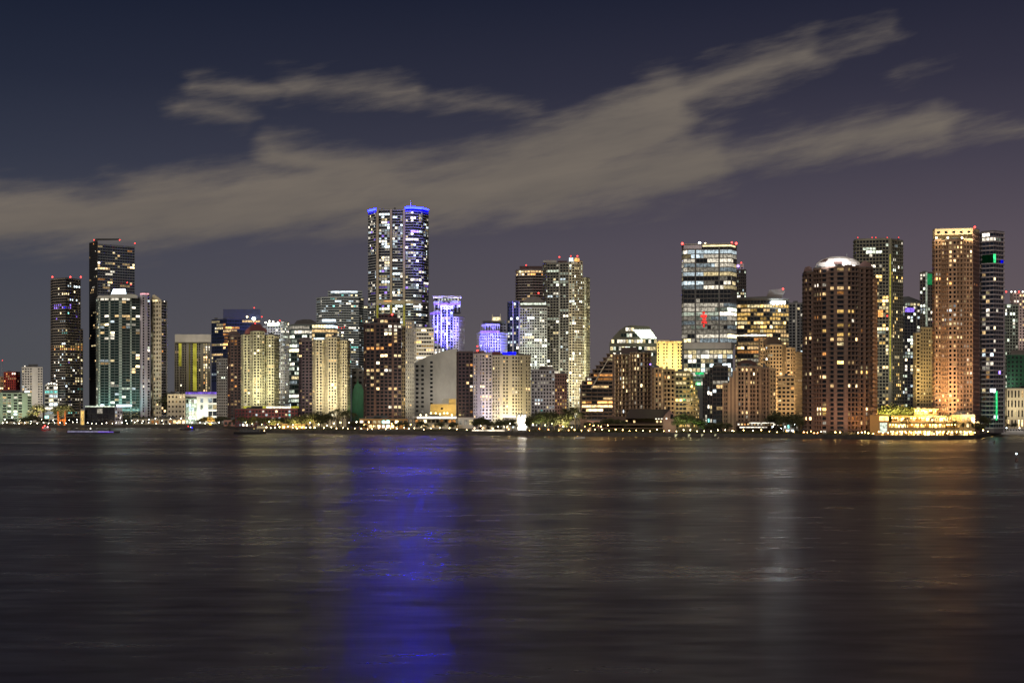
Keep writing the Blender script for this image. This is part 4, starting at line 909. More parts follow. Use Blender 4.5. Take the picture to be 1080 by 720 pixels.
def palm(seed, h=11):
    r = random.Random(seed); t = thing('palm_tree', 'palm', 'tree'); m = MB(); bx, by = r.uniform(-.8, .8), r.uniform(-.8, .8)
    m.tube([(0, 0, -.2), (bx * .3, by * .3, h * .4), (bx * .7, by * .7, h * .75), (bx, by, h)], [.3, .22, .19, .2], BARK, 7); m.build('trunk', t)
    c = MB()
    for k in range(17):
        a = k * 2.4; up = r.uniform(-.2, 1.1); L = r.uniform(2.6, 3.6); prev = None; dr = Vector((math.cos(a), math.sin(a), 0)); sd = Vector((-math.sin(a), math.cos(a), 0))
        pts = [Vector((bx, by, h)) + dr * (L * s_) + Vector((0, 0, L * (up * s_ - 1.15 * s_ * s_))) for s_ in (0, .2, .4, .6, .8, 1)]
        for j in range(5):
            for sg in (-1, 1):
                for q in (0, .5):
                    o_ = pts[j].lerp(pts[j + 1], q); wd = .95 * (1 - abs((j + q) / 5 - .4))
                    c.face([o_, o_ + (pts[j + 1] - pts[j]) * .35, o_ + sd * sg * wd + dr * .35 - Vector((0, 0, wd * .45))], FROND)
        c.tube([tuple(q) for q in pts], [.05, .045, .04, .03, .02, .01], FROND, 4)
    c.build('crown', t); return t
BL_ = [broadleaf(s, h, w) for s, h, w in ((1, 12, 6.5), (2, 11, 7.5), (3, 14, 7), (4, 10, 6))]
PL_ = [palm(s, h) for s, h in ((1, 11), (2, 9.5), (3, 12.5))]
HT = dict(zip([id(o) for o in BL_ + PL_], (12, 11, 14, 10, 13, 11.5, 14.5)))
USED = set()
ORD = ['leftmost', 'second-from-left', 'third-from-left', 'fourth-from-left', 'fifth-from-left', 'sixth-from-left', 'seventh-from-left', 'eighth-from-left',
       'ninth-from-left', 'tenth-from-left', 'eleventh-from-left', 'twelfth-from-left', '13th-from-left', '14th-from-left', '15th-from-left', '16th-from-left', '17th-from-left',
       '18th-from-left', '19th-from-left', '20th-from-left', '21st-from-left', '22nd-from-left', '23rd-from-left', '24th-from-left']
def ordinal(k, n_): return 'rightmost' if k == n_ - 1 and n_ > 1 else ORD[k]
def trees(kind, spots, phrase, group, off=14):
    """spots: (photo x, photo y of the top, metres behind the shore line)"""
    for k, (px, top, *d) in enumerate(sorted(spots)):
        Y = ysh(px) + (d[0] if d else off); pool = BL_ if kind == 'b' else PL_; src = pool[R.randrange(len(pool))]
        hh = max(3.5, wz(top, Y) - G); s_ = hh / HT[id(src)]
        lab = (ordinal(k, len(spots)) + ' of the ' + phrase) if len(spots) > 1 else phrase
        loc = (wx(px, Y), Y, G)
        if id(src) not in USED:
            USED.add(id(src)); o_ = src; o_.location = loc; o_.rotation_euler.z = R.random() * 6.28; o_.scale = (s_, s_, s_); o_['label'] = lab; o_['group'] = group
        else: o_ = copy_tree(src, loc, R.random() * 6.28, s_, lab, group)
trees('b', [(8, 441), (16, 443), (24, 440), (29, 437.5), (34, 436.5), (40, 438), (45, 441)], 'leafy trees on the far left shore before the pale green block', 'trees on the far left shore')
trees('b', [(39.5, 424.5, 60)], 'round tree lit bright yellow below the white slab tower', 'trees on the far left shore')
trees('b', [(63, 425.5, 130), (68, 424, 125)], 'yellow-lit trees at the foot of the flaring dark tower', 'trees on the far left shore')
trees('p', [(124, 440), (130, 438), (136, 438.5), (142, 437), (147, 438), (152, 438), (158, 438.5), (163, 438), (169, 439), (175, 438.5), (186, 440)], 'palms in the row right of the black glass box', 'palms in the row beside the black glass box')
trees('b', [(178, 412, 175), (181.5, 411, 178), (186, 412, 176)], 'small lit trees showing above the speckled cream podium', 'trees behind the speckled podium')
trees('b', [(211, 441), (216, 438), (228, 439), (233, 437.5), (239, 439)], 'dark trees before the green-white glass hall', 'trees before the glass hall')
trees('b', [(221.5, 437.5, 10)], 'tree lit deep orange by a lamp before the glass hall', 'trees before the glass hall')
trees('b', [(247, 441), (255, 438), (262, 441), (268, 437.5), (275, 439.5), (282, 438.5), (290, 440), (297, 438.5), (304, 439), (311, 437.5), (318, 436.5), (325, 437)], 'dark trees in the row before the red podium', 'trees in the row before the red podium', 20)
trees('b', [(331, 433, 22), (338, 432.5, 18), (346, 434, 24)], 'big dark trees at the foot of the cream bow-fronted tower', 'big trees before the cream bow-fronted tower')
trees('p', [(350, 431), (355, 428.5), (361, 431), (366, 429), (373, 433)], 'tall palms between the big dark trees and the cafe fronts', 'tall palms by the cafe fronts', 24)
trees('b', [(372, 443.5), (381, 444.5), (420, 444), (428, 443.5)], 'small trees along the brightly lit cafe fronts', 'small trees along the cafe fronts', 12)
trees('b', [(443, 442.5, 14), (449, 445.5, 12), (465, 443, 10), (477.5, 444, 10)], 'small trees before the white terrace canopy', 'small trees before the terrace canopy')
trees('b', [(503, 441, 16), (508, 438.4, 16), (514, 441, 15)], 'dark trees at the purple-lit foot of the cream condo', 'dark trees before the cream condo')
trees('b', [(527, 441.5, 14), (533, 439.5, 16), (540, 440.5, 14)], 'dark round trees just left of the glaring white entrance', 'dark trees before the cream condo')
trees('b', [(559, 440, 12), (565, 434, 22), (571, 432, 26), (578, 431.5, 24), (584, 433, 20), (597, 434, 25)], 'big green trees before the grey gridded mid-rise', 'big trees before the gridded mid-rise')
trees('b', [(591, 437.5, 12)], 'tree lit bright yellow at the right end of the big green trees', 'big trees before the gridded mid-rise')
trees('p', [(596, 428), (601, 430), (607, 426), (610, 431)], 'palms beside the left foot of the brown staircase building', 'palms beside the staircase building', 30)
trees('b', [(620, 443.5, 16), (628, 444, 18), (638, 441, 34), (645, 440, 36), (652, 440.5, 36), (658, 442, 34)], 'low dark trees before the brown staircase building', 'low trees before the staircase building')
trees('b', [(716, 436, 30), (722, 434, 34), (729, 436, 30), (737, 440, 28), (745, 446, 20), (752, 445, 18), (760, 443.5, 22), (768, 445, 20)], 'dark trees right of the gabled pavilion', 'trees right of the gabled pavilion')
trees('p', [(733, 441.5, 20)], 'single palm lit bright green right of the gabled pavilion', 'dark trees right of the gabled pavilion')
trees('b', [(813, 437, 40), (819, 433, 36), (826, 438, 26), (833, 434, 24), (839, 436, 22), (843, 440, 18)], 'dark trees just left of the big brown round tower', 'dark trees left of the brown round tower')
trees('b', [(928, 427, 75), (934, 425.5, 78), (941, 424.5, 80), (948, 426, 80), (955, 425, 80), (961, 427, 78)], 'yellow-lit trees above the golden terrace restaurant', 'trees above the golden terrace restaurant')
trees('p', [(957, 437.5, 28), (985, 436, 30), (998, 434, 34), (1006, 441, 26), (1016, 444, 14), (1023, 443, 16)], 'palms among the golden restaurant terraces', 'palms among the golden terraces')
trees('b', [(1031, 444, 14), (1037, 436.5, 30), (1042, 433, 50), (1048, 433.5, 60), (1053, 436, 60), (1058, 441, 60), (1063, 446, 40), (1070, 445, 45)], 'dark trees on the shore end below the green light line', 'dark trees at the right end of the shore')

# low lit hedge along the walk
m = MB(); x = 716
while x < 858:
    Y = ysh(x) + 5; c_ = (wx(x, Y), Y, G + .9)
    for _ in range(46):
        d = Vector((R.gauss(0, .9), R.gauss(0, .6), R.gauss(0, .45))); p_ = Vector(c_) + d; s_ = R.uniform(.2, .4)
        u = Vector((R.gauss(0, 1), R.gauss(0, 1), R.gauss(0, 1))).normalized(); v = u.cross(Vector((R.gauss(0, 1), R.gauss(0, 1), R.gauss(0, 1)))).normalized()
        m.face([p_ - u * s_, p_ + v * s_, p_ + u * s_, p_ - v * s_], LEAF)
    x += 1.4 + (40 if 775 < x < 776.5 else 0)
tag(m.build('hedge'), 'low clipped hedge lit from within along the walk before the black-glass block', 'hedge')


def hedge(x0, x1, off, hgt, label, seed):
    r = random.Random(seed); m = MB(); x = x0
    while x < x1:
        Y = ysh(x) + off + r.uniform(-1, 1); hh = hgt * r.uniform(.6, 1.25); c_ = (wx(x, Y), Y, G + hh * .5)
        for _ in range(int(38 * hgt / 1.6)):
            p_ = Vector(c_) + Vector((r.gauss(0, .9), r.gauss(0, .7), r.uniform(-.55, .55) * hh)); q_ = r.uniform(.18, .42)
            u = Vector((r.gauss(0, 1), r.gauss(0, 1), r.gauss(0, 1))).normalized(); v = u.cross(Vector((r.gauss(0, 1), r.gauss(0, 1), r.gauss(0, 1)))).normalized()
            m.face([p_ - u * q_, p_ + v * q_ * .7, p_ + u * q_, p_ - v * q_ * .7], LEAF)
        x += r.uniform(.9, 1.9)
    tag(m.build('hedge'), label, 'hedge')
hedge(3, 60, 6, 2.6, 'dark shrubs behind the far left seawall lamps', 1); hedge(130, 196, 7, 2.0, 'low shrubs under the palm row on the left shore', 2)
hedge(204, 244, 7, 2.6, 'shrubs along the seawall before the glass hall', 3); hedge(283, 336, 5.5, 2.4, 'golden-lit hedge behind the round cream lamps', 4)
hedge(340, 378, 6, 2.6, 'lit shrubs left of the cafe fronts', 5); hedge(437, 520, 7, 2.2, 'hedge behind the lit balustrade', 6); hedge(556, 612, 5, 2.4, 'shrubs under the big green trees', 7)
hedge(604, 700, 4.6, 2.6, 'golden-lit hedge along the walk before the staircase building', 8); hedge(776, 846, 5, 2.2, 'dark shrubs before the two-deck pavilion', 9); hedge(847, 922, 5, 2.2, 'shrubs at the foot of the brown round tower', 10)

# ------------------------------------------------------------------ lamps on the shore
def lamp_proto(col, k, r, h, name='shore_lamp'):
    t = thing(name, 'lamp', 'lamp'); m = MB(); m.tube([(0, 0, -.1), (0, 0, .4), (0, 0, h)], [.16, .09, .06], M_DGREY, 6); m.build('post', t)
    m = MB(); m.ball((0, 0, h + r), r, glow(col, k, True, 0), 7, 4); m.build('globe', t); return t
LP = {}
def lamps(key, col, k, r, h, spots, phrase, group, off=1.6):
    for i, (px, *d) in enumerate(sorted(spots)):
        Y = ysh(px) + (d[0] if d else off); lab = ordinal(i, len(spots)) + ' of the ' + phrase if len(spots) > 1 else phrase
        loc = (wx(px, Y), Y, G)
        if key not in LP: LP[key] = lamp_proto(col, k, r, h); LP[key].location = loc; LP[key]['label'] = lab; LP[key]['group'] = group
        else: copy_tree(LP[key], loc, 0, R.uniform(.5, .95), lab, group, R.uniform(.7, 1.35))
def run(a, c, n_, jit=.6): return [(a + (c - a) * i / (n_ - 1) + R.uniform(-jit, jit),) for i in range(n_)]
lamps('white', 'white', 29, 0.33, 2.4, run(2, 82, 14, 1.2), 'white lamps on the far left seawall', 'white lamps on the far left seawall')
lamps('white', 'white', 29, 0.33, 2.4, run(92, 128, 8, 1), 'white lamps on the seawall before the black glass box', 'white lamps before the black glass box')
lamps('white', 'white', 29, 0.33, 2.4, run(134, 232, 14, 1.5), 'white lamps on the seawall before the palms and glass hall', 'white lamps before the palms and glass hall')
lamps('cream', 'yellow', 37, 0.37, 2.0, run(281, 332, 12, .2), 'round cream lamps on the seawall before the red podium', 'round cream lamps before the red podium')
lamps('warm', 'warm', 37, 0.30, 2.0, run(342, 432, 15, 1), 'warm lamps on the seawall before the cafe fronts', 'warm lamps before the cafe fronts')
lamps('warm', 'warm', 37, 0.30, 2.0, run(437, 519, 10, 1), 'warm lamps on the lit balustrade below the white terrace canopy', 'warm lamps on the lit balustrade')
lamps('amber', 'orange', 40, 0.30, 2.0, run(537, 600, 7, 1), 'orange lamps on the seawall below the big green trees', 'orange lamps below the big green trees')
lamps('amber2', 'gold', 40, 0.30, 2.0, run(606, 700, 14, .2), 'amber lamps on the seawall before the gabled pavilion', 'amber lamps before the gabled pavilion')
lamps('cream2', 'yellow', 32, 0.30, 1.8, run(706, 772, 10, .3), 'cream lamps on the seawall along the lit hedge', 'cream lamps along the lit hedge')
lamps('amber2', 'gold', 40, 0.30, 2.0, run(775, 838, 8, 1.2), 'amber lamps on the seawall before the two-deck pavilion', 'amber lamps before the two-deck pavilion')
lamps('orange', 'orange', 43, 0.30, 1.6, run(848, 866, 6, .2), 'orange lamps close together at the left foot of the brown round tower', 'orange lamps at the brown round tower')
lamps('gold', 'gold', 48, 0.33, 1.8, [(881,), (886,), (905,), (909,), (912.5,), (916,), (921,)], 'golden lamps at the right foot of the brown round tower', 'golden lamps at the brown round tower')
lamps('gold', 'gold', 48, 0.30, 1.2, run(927, 1028, 22, .6), 'golden table lamps along the edge of the terrace restaurant', 'golden lamps along the terrace restaurant', 2.5)
lamps('gold', 'gold', 48, 0.36, 3.2, [(1037,), (1042,), (1046.5, 4), (1052, 6), (1058.5, 8)], 'large golden lamps under the dark trees at the right shore end', 'golden lamps at the right shore end')
# street lamps back among the trees and fronts
lamps('street_white', 'white', 40, 0.33, 6, [(x, R.uniform(16, 40)) for x in (5, 13, 21, 33, 44, 56, 73, 81, 127, 133, 139, 145, 151, 157, 164, 171, 180, 191, 201, 206)], 'tall white street lamps on the left shore road', 'street lamps on the left shore road')
lamps('street_warm', 'yellow', 43, 0.33, 5, [(x, R.uniform(10, 26)) for x in (240, 250, 259, 266, 276, 284, 293, 301, 309, 318, 327, 336, 345, 352, 359, 368, 376)], 'tall warm street lamps among trees before the red podium', 'street lamps before the red podium')
lamps('street_gold', 'gold', 48, 0.36, 5, [(x, R.uniform(8, 22)) for x in (384, 389, 394, 399, 407, 413, 419, 426, 433)], 'tall golden street lamps before the cafe fronts', 'street lamps before the cafe fronts')
lamps('street_warm', 'yellow', 43, 0.33, 5, [(x, R.uniform(10, 26)) for x in (507, 519, 525, 538, 562, 575, 582, 594, 603)], 'tall warm street lamps below the wide cream condo', 'street lamps below the wide cream condo')
lamps('street_gold', 'gold', 48, 0.36, 4, [(x, R.uniform(10, 22)) for x in (617, 622, 626, 631, 634, 641)], 'golden street lamps at the foot of the staircase building', 'street lamps before the staircase building')
lamps('street_cool', 'cool', 43, 0.33, 5, [(x, R.uniform(10, 22)) for x in (815, 824, 828, 838)], 'white street lamps among the dark trees left of the brown tower', 'street lamps left of the brown round tower')

def row(px0, px1, top, bot, off, mat, n_=10):
    m = MB(); xs_ = [px0 + (px1 - px0) * k / n_ for k in range(n_ + 1)]
    f = [P(x, ysh(x) + off) for x in xs_]; Y = ysh((px0 + px1) / 2) + off
    m.prism(f + [(x, y + .25) for x, y in reversed(f)], wz(bot, Y), wz(top, Y), mat); return m
tb = thing('balustrade', 'long white-lit balustrade on the seawall below the terrace canopy', 'balustrade', (*P(478, ysh(478)), G))
row(438, 519, 454.8, 456.6, 1.0, W('balustrade_stone', (.35, .3, .22))).build('parapet', tb); row(440, 518, 455.2, 455.9, .7, glow('yellow', 2.4, True, .7, .2)).build('rail_light', tb)
tb = thing('balustrade', 'white-lit balustrade on the quay left of the bright entrance', 'balustrade', (*P(522, ysh(522) + 8), G))
row(497, 533, 452.6, 455, 6, W('balustrade_stone', (.35, .3, .22))).build('parapet', tb); row(498, 532, 453.4, 454.2, 5.6, glow('white', 1.8, True, .6, .2)).build('rail_light', tb)

# ------------------------------------------------------------------ boats, marker, frame
def hull(m, x, y, L, B, z0, z1, mat, dirx=1):
    st = [(-.5, .75), (-.3, .95), (0, 1), (.25, .85), (.42, .45), (.5, .04)]
    k = len(m.v); i = m.mi(mat)
    for u, w in st:
        for sgn, zz, wf in ((-1, z1 + max(0, u) * .6, 1), (-1, z0, .6), (1, z0, .6), (1, z1 + max(0, u) * .6, 1)): m.v.append((x + dirx * u * L, y + sgn * w * wf * B / 2, zz))
    for a in range(len(st) - 1):
        for j in range(4): c_ = (j + 1) % 4; m.f.append((k + a * 4 + j, k + a * 4 + c_, k + a * 4 + 4 + c_, k + a * 4 + 4 + j)); m.m.append(i)
    for a in (0, len(st) - 1): m.f.append(tuple(k + a * 4 + j for j in range(4))); m.m.append(i)
WH = W('white_gelcoat', (.6, .6, .6), .3, .1); DK_ = W('dark_gelcoat', (.03, .03, .035), .4, .2)
def boat(name, label, px, wl, L, B, hm, cabin=None, cmat=None, lights=(), strips=(), hz=1.3, dirx=1, canopy=False):
    Y = F * H / (wl - HY); x = wx(px, Y); t = thing(name, label, 'boat', (x, Y, 0), 'boats off the shore'); m = MB(); hull(m, x, Y, L, B, -.4, hz, hm, dirx); m.build('hull', t)
    if cabin:
        m = MB(); a, c_, h_ = cabin; m.prism([(x + a * L, Y - B * .32), (x + c_ * L, Y - B * .32), (x + c_ * L, Y + B * .32), (x + a * L, Y + B * .32)], hz, hz + h_, cmat or WH)
        m.prism([(x + a * L - .4, Y - B * .38), (x + c_ * L + .4, Y - B * .38), (x + c_ * L + .4, Y + B * .38), (x + a * L - .4, Y + B * .38)], hz + h_ + .003, hz + h_ + .2, cmat or WH); m.build('cabin', t)
        m = MB()
        for k in range(6):
            u = a + (c_ - a) * (k + .2) / 6; v = a + (c_ - a) * (k + .8) / 6
            m = MB(); m.face([(x + u * L, Y - B * .32 - .03, hz + h_ * .4), (x + v * L, Y - B * .32 - .03, hz + h_ * .4), (x + v * L, Y - B * .32 - .03, hz + h_ * .85), (x + u * L, Y - B * .32 - .03, hz + h_ * .85)], GL); m.build('window', t)
    for (u, z, col, k, r) in lights: m = MB(); m.ball((x + u * L, Y - B * .3, z), r, glow(col, k, True, 0), 7, 4); m.tube([(x + u * L, Y - B * .3, hz), (x + u * L, Y - B * .3, z)], [.06, .06], M_STEEL, 5); m.build('boat_light', t)
    for (u, v, z, col, k) in strips: m = MB(); m.box(x + u * L, x + v * L, Y - B * .5 - .12, Y - B * .5 - .02, z - .22, z + .22, glow(col, k, True, .3)); m.build('light_band', t)
    return t
boat('motor_boat', 'small boat glowing red below the square white-lamped block', 48.5, 453.6, 9, 3, W('red_gelcoat', (.3, .04, .04), .4), (-.3, .2, 1.6), WH, [(-.1, 4.2, 'red', 14, .55), (.2, 3.2, 'pink', 9, .5), (-.3, 2.8, 'red', 9, .5)])
boat('tour_boat', 'long low tour boat edged with a pale purple light band', 99, 456.4, 44, 7, DK_, (-.4, .3, 1.5), DK_, [(-.05, 3.8, 'white', 9, .4)], [(-.48, .1, 1.0, 'lilac', .45), (.1, .4, 1.0, 'purple', 1.1), (-.48, .3, 1.55, 'lilac', .3)])
boat('motor_boat', 'small dark boat with a blue light and a red stern light', 198, 453.4, 14, 4, DK_, (-.2, .2, 1.6), DK_, [(.3, 2.4, 'blue', 9, .6), (.22, 3.0, 'cool', 5, .4), (.05, 3.6, 'red', 5, .4)])
boat('barge', 'long dark barge moored at the left end of the cream lamps', 264, 457.4, 26, 7, DK_, (-.32, .3, 1.9), DK_, [(.45, 2.6, 'warm', 7, .4)], (), 1.6)
boat('dinghy', 'small white dinghy on the water below the staircase building', 612, 462.2, 6.5, 2.2, WH, (-.15, .15, .5), W('tan_seat', (.4, .3, .2)), [(-.3, 1.5, 'gold', 3, .22)], (), .9)
boat('motor_yacht', 'white yacht moored at the far right shore below the cream building', 1071, 457.6, 26, 6, WH, (-.3, .22, 2.2), WH, [(-.3, 5, 'cool', 9, .45), (.1, 5, 'white', 9, .45), (.35, 3, 'cool', 6, .4)], (), 1.9)
def marker(name, label, px, wl, h, col, k, r):
    Y = F * H / (wl - HY); x = wx(px, Y); t = thing(name, label, 'channel marker', (x, Y, 0)); m = MB()
    for a in range(3): q = a * 2.1; m.tube([(x + .7 * math.cos(q), Y + .7 * math.sin(q), -1), (x, Y, h * .75)], [.2, .14], M_DBROWN, 6)
    m.build('pile', t); m = MB(); m.prism([(x - .55, Y - .3), (x + .55, Y - .3), (x + .55, Y - .22), (x - .55, Y - .22)], h * .5, h * .5 + 1.1, M_DGREY); m.build('day_board', t)
    m = MB(); m.ball((x, Y, h * .8 + r), r, glow(col, k, True, 0), 7, 4); m.build('lantern', t)
marker('channel_marker', 'dark piled channel marker with a white lantern on the open water', 1072, 487, 3.6, 'cool', 5, .35)
marker('channel_marker', 'tiny pale channel marker off the right shore end', 1048.5, 468, 1.7, 'white', 2, .3)
Y = ysh(65) + 18; t_ = thing('steel_frame', 'orange-lit U-shaped steel frame on the shore left of the black glass box', 'frame', (*P(65, Y), G))
OM = W('orange_steel', (.55, .20, .05), .5)
m = MB()
for sx in (-1, 1): m.tube([(wx(65 + sx * 3.2, Y), Y, G), (wx(65 + sx * 3.6, Y), Y, wz(443, Y)), (wx(65 + sx * 3.9, Y), Y, wz(433.4, Y))], [1.3, 1.1, .9], OM, 6)
m.build('upright', t_); m = MB(); m.tube([(wx(61.4, Y), Y, wz(443, Y)), (wx(68.6, Y), Y, wz(443, Y))], [1.1, 1.1], OM, 6); m.tube([(wx(61, Y), Y - .5, G), (wx(65, Y), Y - .5, wz(442.4, Y)), (wx(69, Y), Y - .5, G)], [.7, .7, .7], OM, 6); m.build('crossbeam', t_)

# ------------------------------------------------------------------ lights of the city
WARM, YEL, WHI, COO, PUR, ORA, GRE, BLU, TEA = (1, .72, .42), (1, .84, .5), (1, .93, .8), (.8, .95, 1), (.62, .5, 1), (1, .5, .14), (.3, 1, .4), (.13, .12, 1), (.3, 1, .85)
def up(px, py, Y, back, tpy, col, kw, w=20): flood(px, py, Y - back, px, tpy, Y, col, kw * 1000, w)
up(10, 412, 1890, 30, 400, (1, .35, .25), 5); up(34, 428, 1850, 50, 405, WHI, 14); up(10, 440, 1640, 30, 425, (.8, 1, .75), 9, 40)
up(65, 449, ysh(65) + 18, 14, 440, ORA, 20, 8); up(54, 444, 1690, 30, 420, COO, 5); up(40, 440, ysh(40) + 60, 25, 430, YEL, 60, 6); up(66, 442, ysh(66) + 120, 30, 428, YEL, 60, 6)
up(110, 436, 1640, 26, 415, (.45, 1, .9), 10, 30); up(138, 432, 1640, 26, 415, (.45, 1, .9), 13, 30); up(150, 432, 1640, 40, 370, WHI, 18)
up(165, 446, 1650, 40, 390, WHI, 34, 14); up(174, 446, 1650, 40, 360, WHI, 12, 10); up(186, 447, 1615, 16, 430, (1, .9, .72), 40, 26); up(202, 447, 1640, 16, 430, (.9, 1, .75), 20, 14); up(220, 447, 1640, 18, 430, (.95, 1, .85), 36, 24)
up(203, 412, 1850, 45, 380, YEL, 16, 30); up(203, 370, 1850, 40, 355, WHI, 6, 40); up(178, 418, ysh(181) + 120, 20, 410, YEL, 6, 5); up(186, 418, ysh(181) + 120, 20, 410, YEL, 6, 5)
up(221.5, 447, ysh(221) + 10, 7, 441, ORA, 26, 2)
for x in (258, 268, 276, 286): up(x, 430, 1484, 45, 385, (1, .95, .62), 30, 14)
up(290, 424, 1690, 40, 380, WHI, 18, 16); up(301, 424, 1690, 40, 380, WHI, 16, 10); up(292, 336, 1690, 30, 352, COO, 7, 10)
for x in (335, 345, 352, 363): up(x, 438, 1402, 45, 390, (1, .90, .62), 26, 12)
for x in (265, 285, 300): up(x, 447, 1380, 16, 430, YEL, 3, 20)
for x in (270, 290, 312, 328): up(x, 452, ysh(x) + 20, 9, 446, (1, .8, .3), 20, 6)
up(398, 345, 1745, 20, 325, (.9, 1, .4), 4, 4); up(412, 345, 1745, 20, 325, (.9, 1, .4), 4, 4); up(426, 345, 1745, 20, 325, (.9, 1, .4), 4, 4)
up(432.5, 442, 1326, 40, 385, (1, .92, .68), 34, 8); up(405, 446, 1318, 28, 430, WARM, 8, 30); up(447, 385, 1500, 35, 362, (1, .86, .62), 12, 20)
for x in (462, 469, 476): flood(x, 392, 1682, x - 1, 334, 1706, (.17, .145, 1), 120000, 6, 2, 36)
for x in (462, 471, 481): up(x, 326, 1712, 10, 314, (.4, .38, 1), 22, 8)
up(484, 372, 1712, 30, 350, (.75, .75, 1), 12, 8)
up(460, 436, 1400, 40, 405, (1, .9, .75), 18, 40); up(460, 437, 1290, 14, 431, (1, .76, .30), 4, 20); up(476, 437, 1290, 14, 428, (1, .76, .30), 3, 10)
for x in (503, 509, 514): up(x, 449, 1262, 28, 410, (.72, .66, 1), 6, 10)
up(511, 446, 1262, 14, 438, (.75, .85, 1), 3, 14)
for x in (524, 533, 542, 552): up(x, 449, 1260, 28, 410, (1, .84, .46), 8.5, 10)
for x in (527, 538, 548): up(x, 447, 1260, 12, 438, (1, .95, .75), 3.5, 10)
for x in (508, 516, 525): flood(x, 390, 1538, x, 354, 1557, (.17, .145, 1), 52000, 6, 2, 40)
up(532, 376, 1562, 12, 350, BLU, 40, 6)
up(586, 432, 1618, 50, 360, (1, .97, .75), 30, 14)
for x in (603, 610, 618): up(x, 438, 1618, 50, 370, (1, .95, .66), 75, 8)
for x in (553, 563, 573): up(x, 400, 1572, 36, 355, (.95, 1, .85), 22, 10)
up(573, 444, 1400, 30, 410, (.9, .88, 1), 6, 20); up(592, 444, 1398, 26, 415, WARM, 10, 10); up(591, 452, ysh(591) + 10, 8, 444, YEL, 22, 3); up(572, 453, ysh(572) + 20, 9, 443, (.9, 1, .45), 8, 10); up(601, 452, ysh(601) + 24, 10, 436, (1, .9, .4), 20, 10)
for x in (652, 661, 672, 683): up(x, 441, 1110, 13, 405, (1, .66, .38), 15, 8)
up(694, 441, 1106, 12, 405, (1, .68, .34), 16, 8); up(706, 441, 1106, 12, 405, (1, .68, .34), 14, 10); up(724, 442, 1110, 16, 412, (1, .8, .4), 22, 14); up(630, 446, 1122, 14, 430, (1, .6, .3), 10, 20)
for x in (699, 707, 715): up(x, 396, 1450, 32, 372, (1, .84, .36), 22, 8)
up(706, 455, 1080, 14, 446, (1, .7, .5), 1.2, 6); up(733, 454, ysh(733) + 18, 8, 446, (.5, 1, .3), 6, 2); up(718, 454, ysh(718) + 26, 9, 444, (.9, 1, .4), 6, 6)
up(745, 400, 1290, 30, 364, WHI, 12, 30); up(738, 404, 1290, 12, 396, GRE, 6, 6); up(732, 420, 1110, 20, 405, GRE, 3, 4)
for x in (803, 811, 820, 834, 842): up(x, 446, 1186, 30, 395, (1, .72, .38), 19, 8)
for x in (768, 781, 793, 805, 815): up(x, 444, 1080, 18, 405, (1, .66, .38), 6, 8)
up(828, 446, 1118, 24, 420, (1, .7, .36), 12, 10)
for x in (722, 736, 750, 764): up(x, 459.3, ysh(x) + 5, 3.2, 458, (.95, 1, .6), 3.4, 14)
for x in (850, 866, 884, 902): up(x, 458, 980, 22, 420, (1, .55, .32), 5, 8)
up(915, 456, 984, 20, 420, ORA, 14, 8); up(923.5, 456, 995, 20, 400, ORA, 22, 4)
for x in (872, 884, 896): flood(x, 279, 975, 884, 272, 1000, (1, .96, .94), 7500, 8, 1.5)
up(908, 430, 1292, 50, 350, (1, .9, .6), 16, 10); up(925, 430, 1292, 50, 350, (1, .9, .6), 18, 14); up(946, 430, 1292, 50, 350, (1, .9, .6), 20, 10)
up(967, 424, 1200, 26, 390, (1, .76, .36), 14, 6); up(978, 424, 1200, 26, 390, (1, .76, .36), 18, 8)
for x in (985, 991): up(x, 440, 1003, 40, 400, (1, .64, .28), 22, 12)
for x in (1000, 1012): up(x, 440, 990, 40, 395, (1, .62, .32), 20, 14)
up(1022, 446, 995, 26, 360, (1, .66, .4), 12, 6); up(1030, 446, 1000, 26, 380, (1, .7, .5), 8, 4)
for x in (988, 1000, 1015, 1026): up(x, 250.6, 1003, 13, 246, (1, .8, .46), 5, 6)
for x in (945, 965, 985, 1005): up(x, 462, 962, 12, 448, (1, .60, .17), 22, 16)
for x in (950, 975, 1000): up(x, 446, 980, 12, 438, (1, .62, .18), 17, 16)
up(926, 461, 962, 12, 448, (1, .55, .14), 22, 10); up(975, 438, 992, 12, 432, (1, .64, .2), 15, 14)
for x in (932, 944, 957): up(x, 437, ysh(x) + 72, 9, 428, (1, .85, .22), 22, 8)
up(1048, 445, 1058, 20, 430, GRE, 2.5, 4); up(1075, 440, 1262, 26, 420, (1, .86, .56), 16, 30); up(1064, 412, 1400, 30, 370, WHI, 8, 10); up(1076, 370, 1505, 30, 335, (1, .8, .75), 10, 14)
up(1074, 410, 1380, 20, 390, GRE, 2, 10); up(377, 440, 1420, 20, 420, GRE, 1.2, 8); up(280, 360, 1700, 30, 340, BLU, 4, 14); up(250, 345, 1692, 20, 331, BLU, 5, 30)

# added soft warm fill from behind the camera, in place of scattered city glow
s = bpy.data.lights.new('moonlight', 'SUN'); s.energy = 1.5; s.angle = math.radians(25); s.color = (1, .88, .74)
so = bpy.data.objects.new('moonlight', s); COL.objects.link(so); so.rotation_euler = (math.radians(62), 0, math.radians(-14))

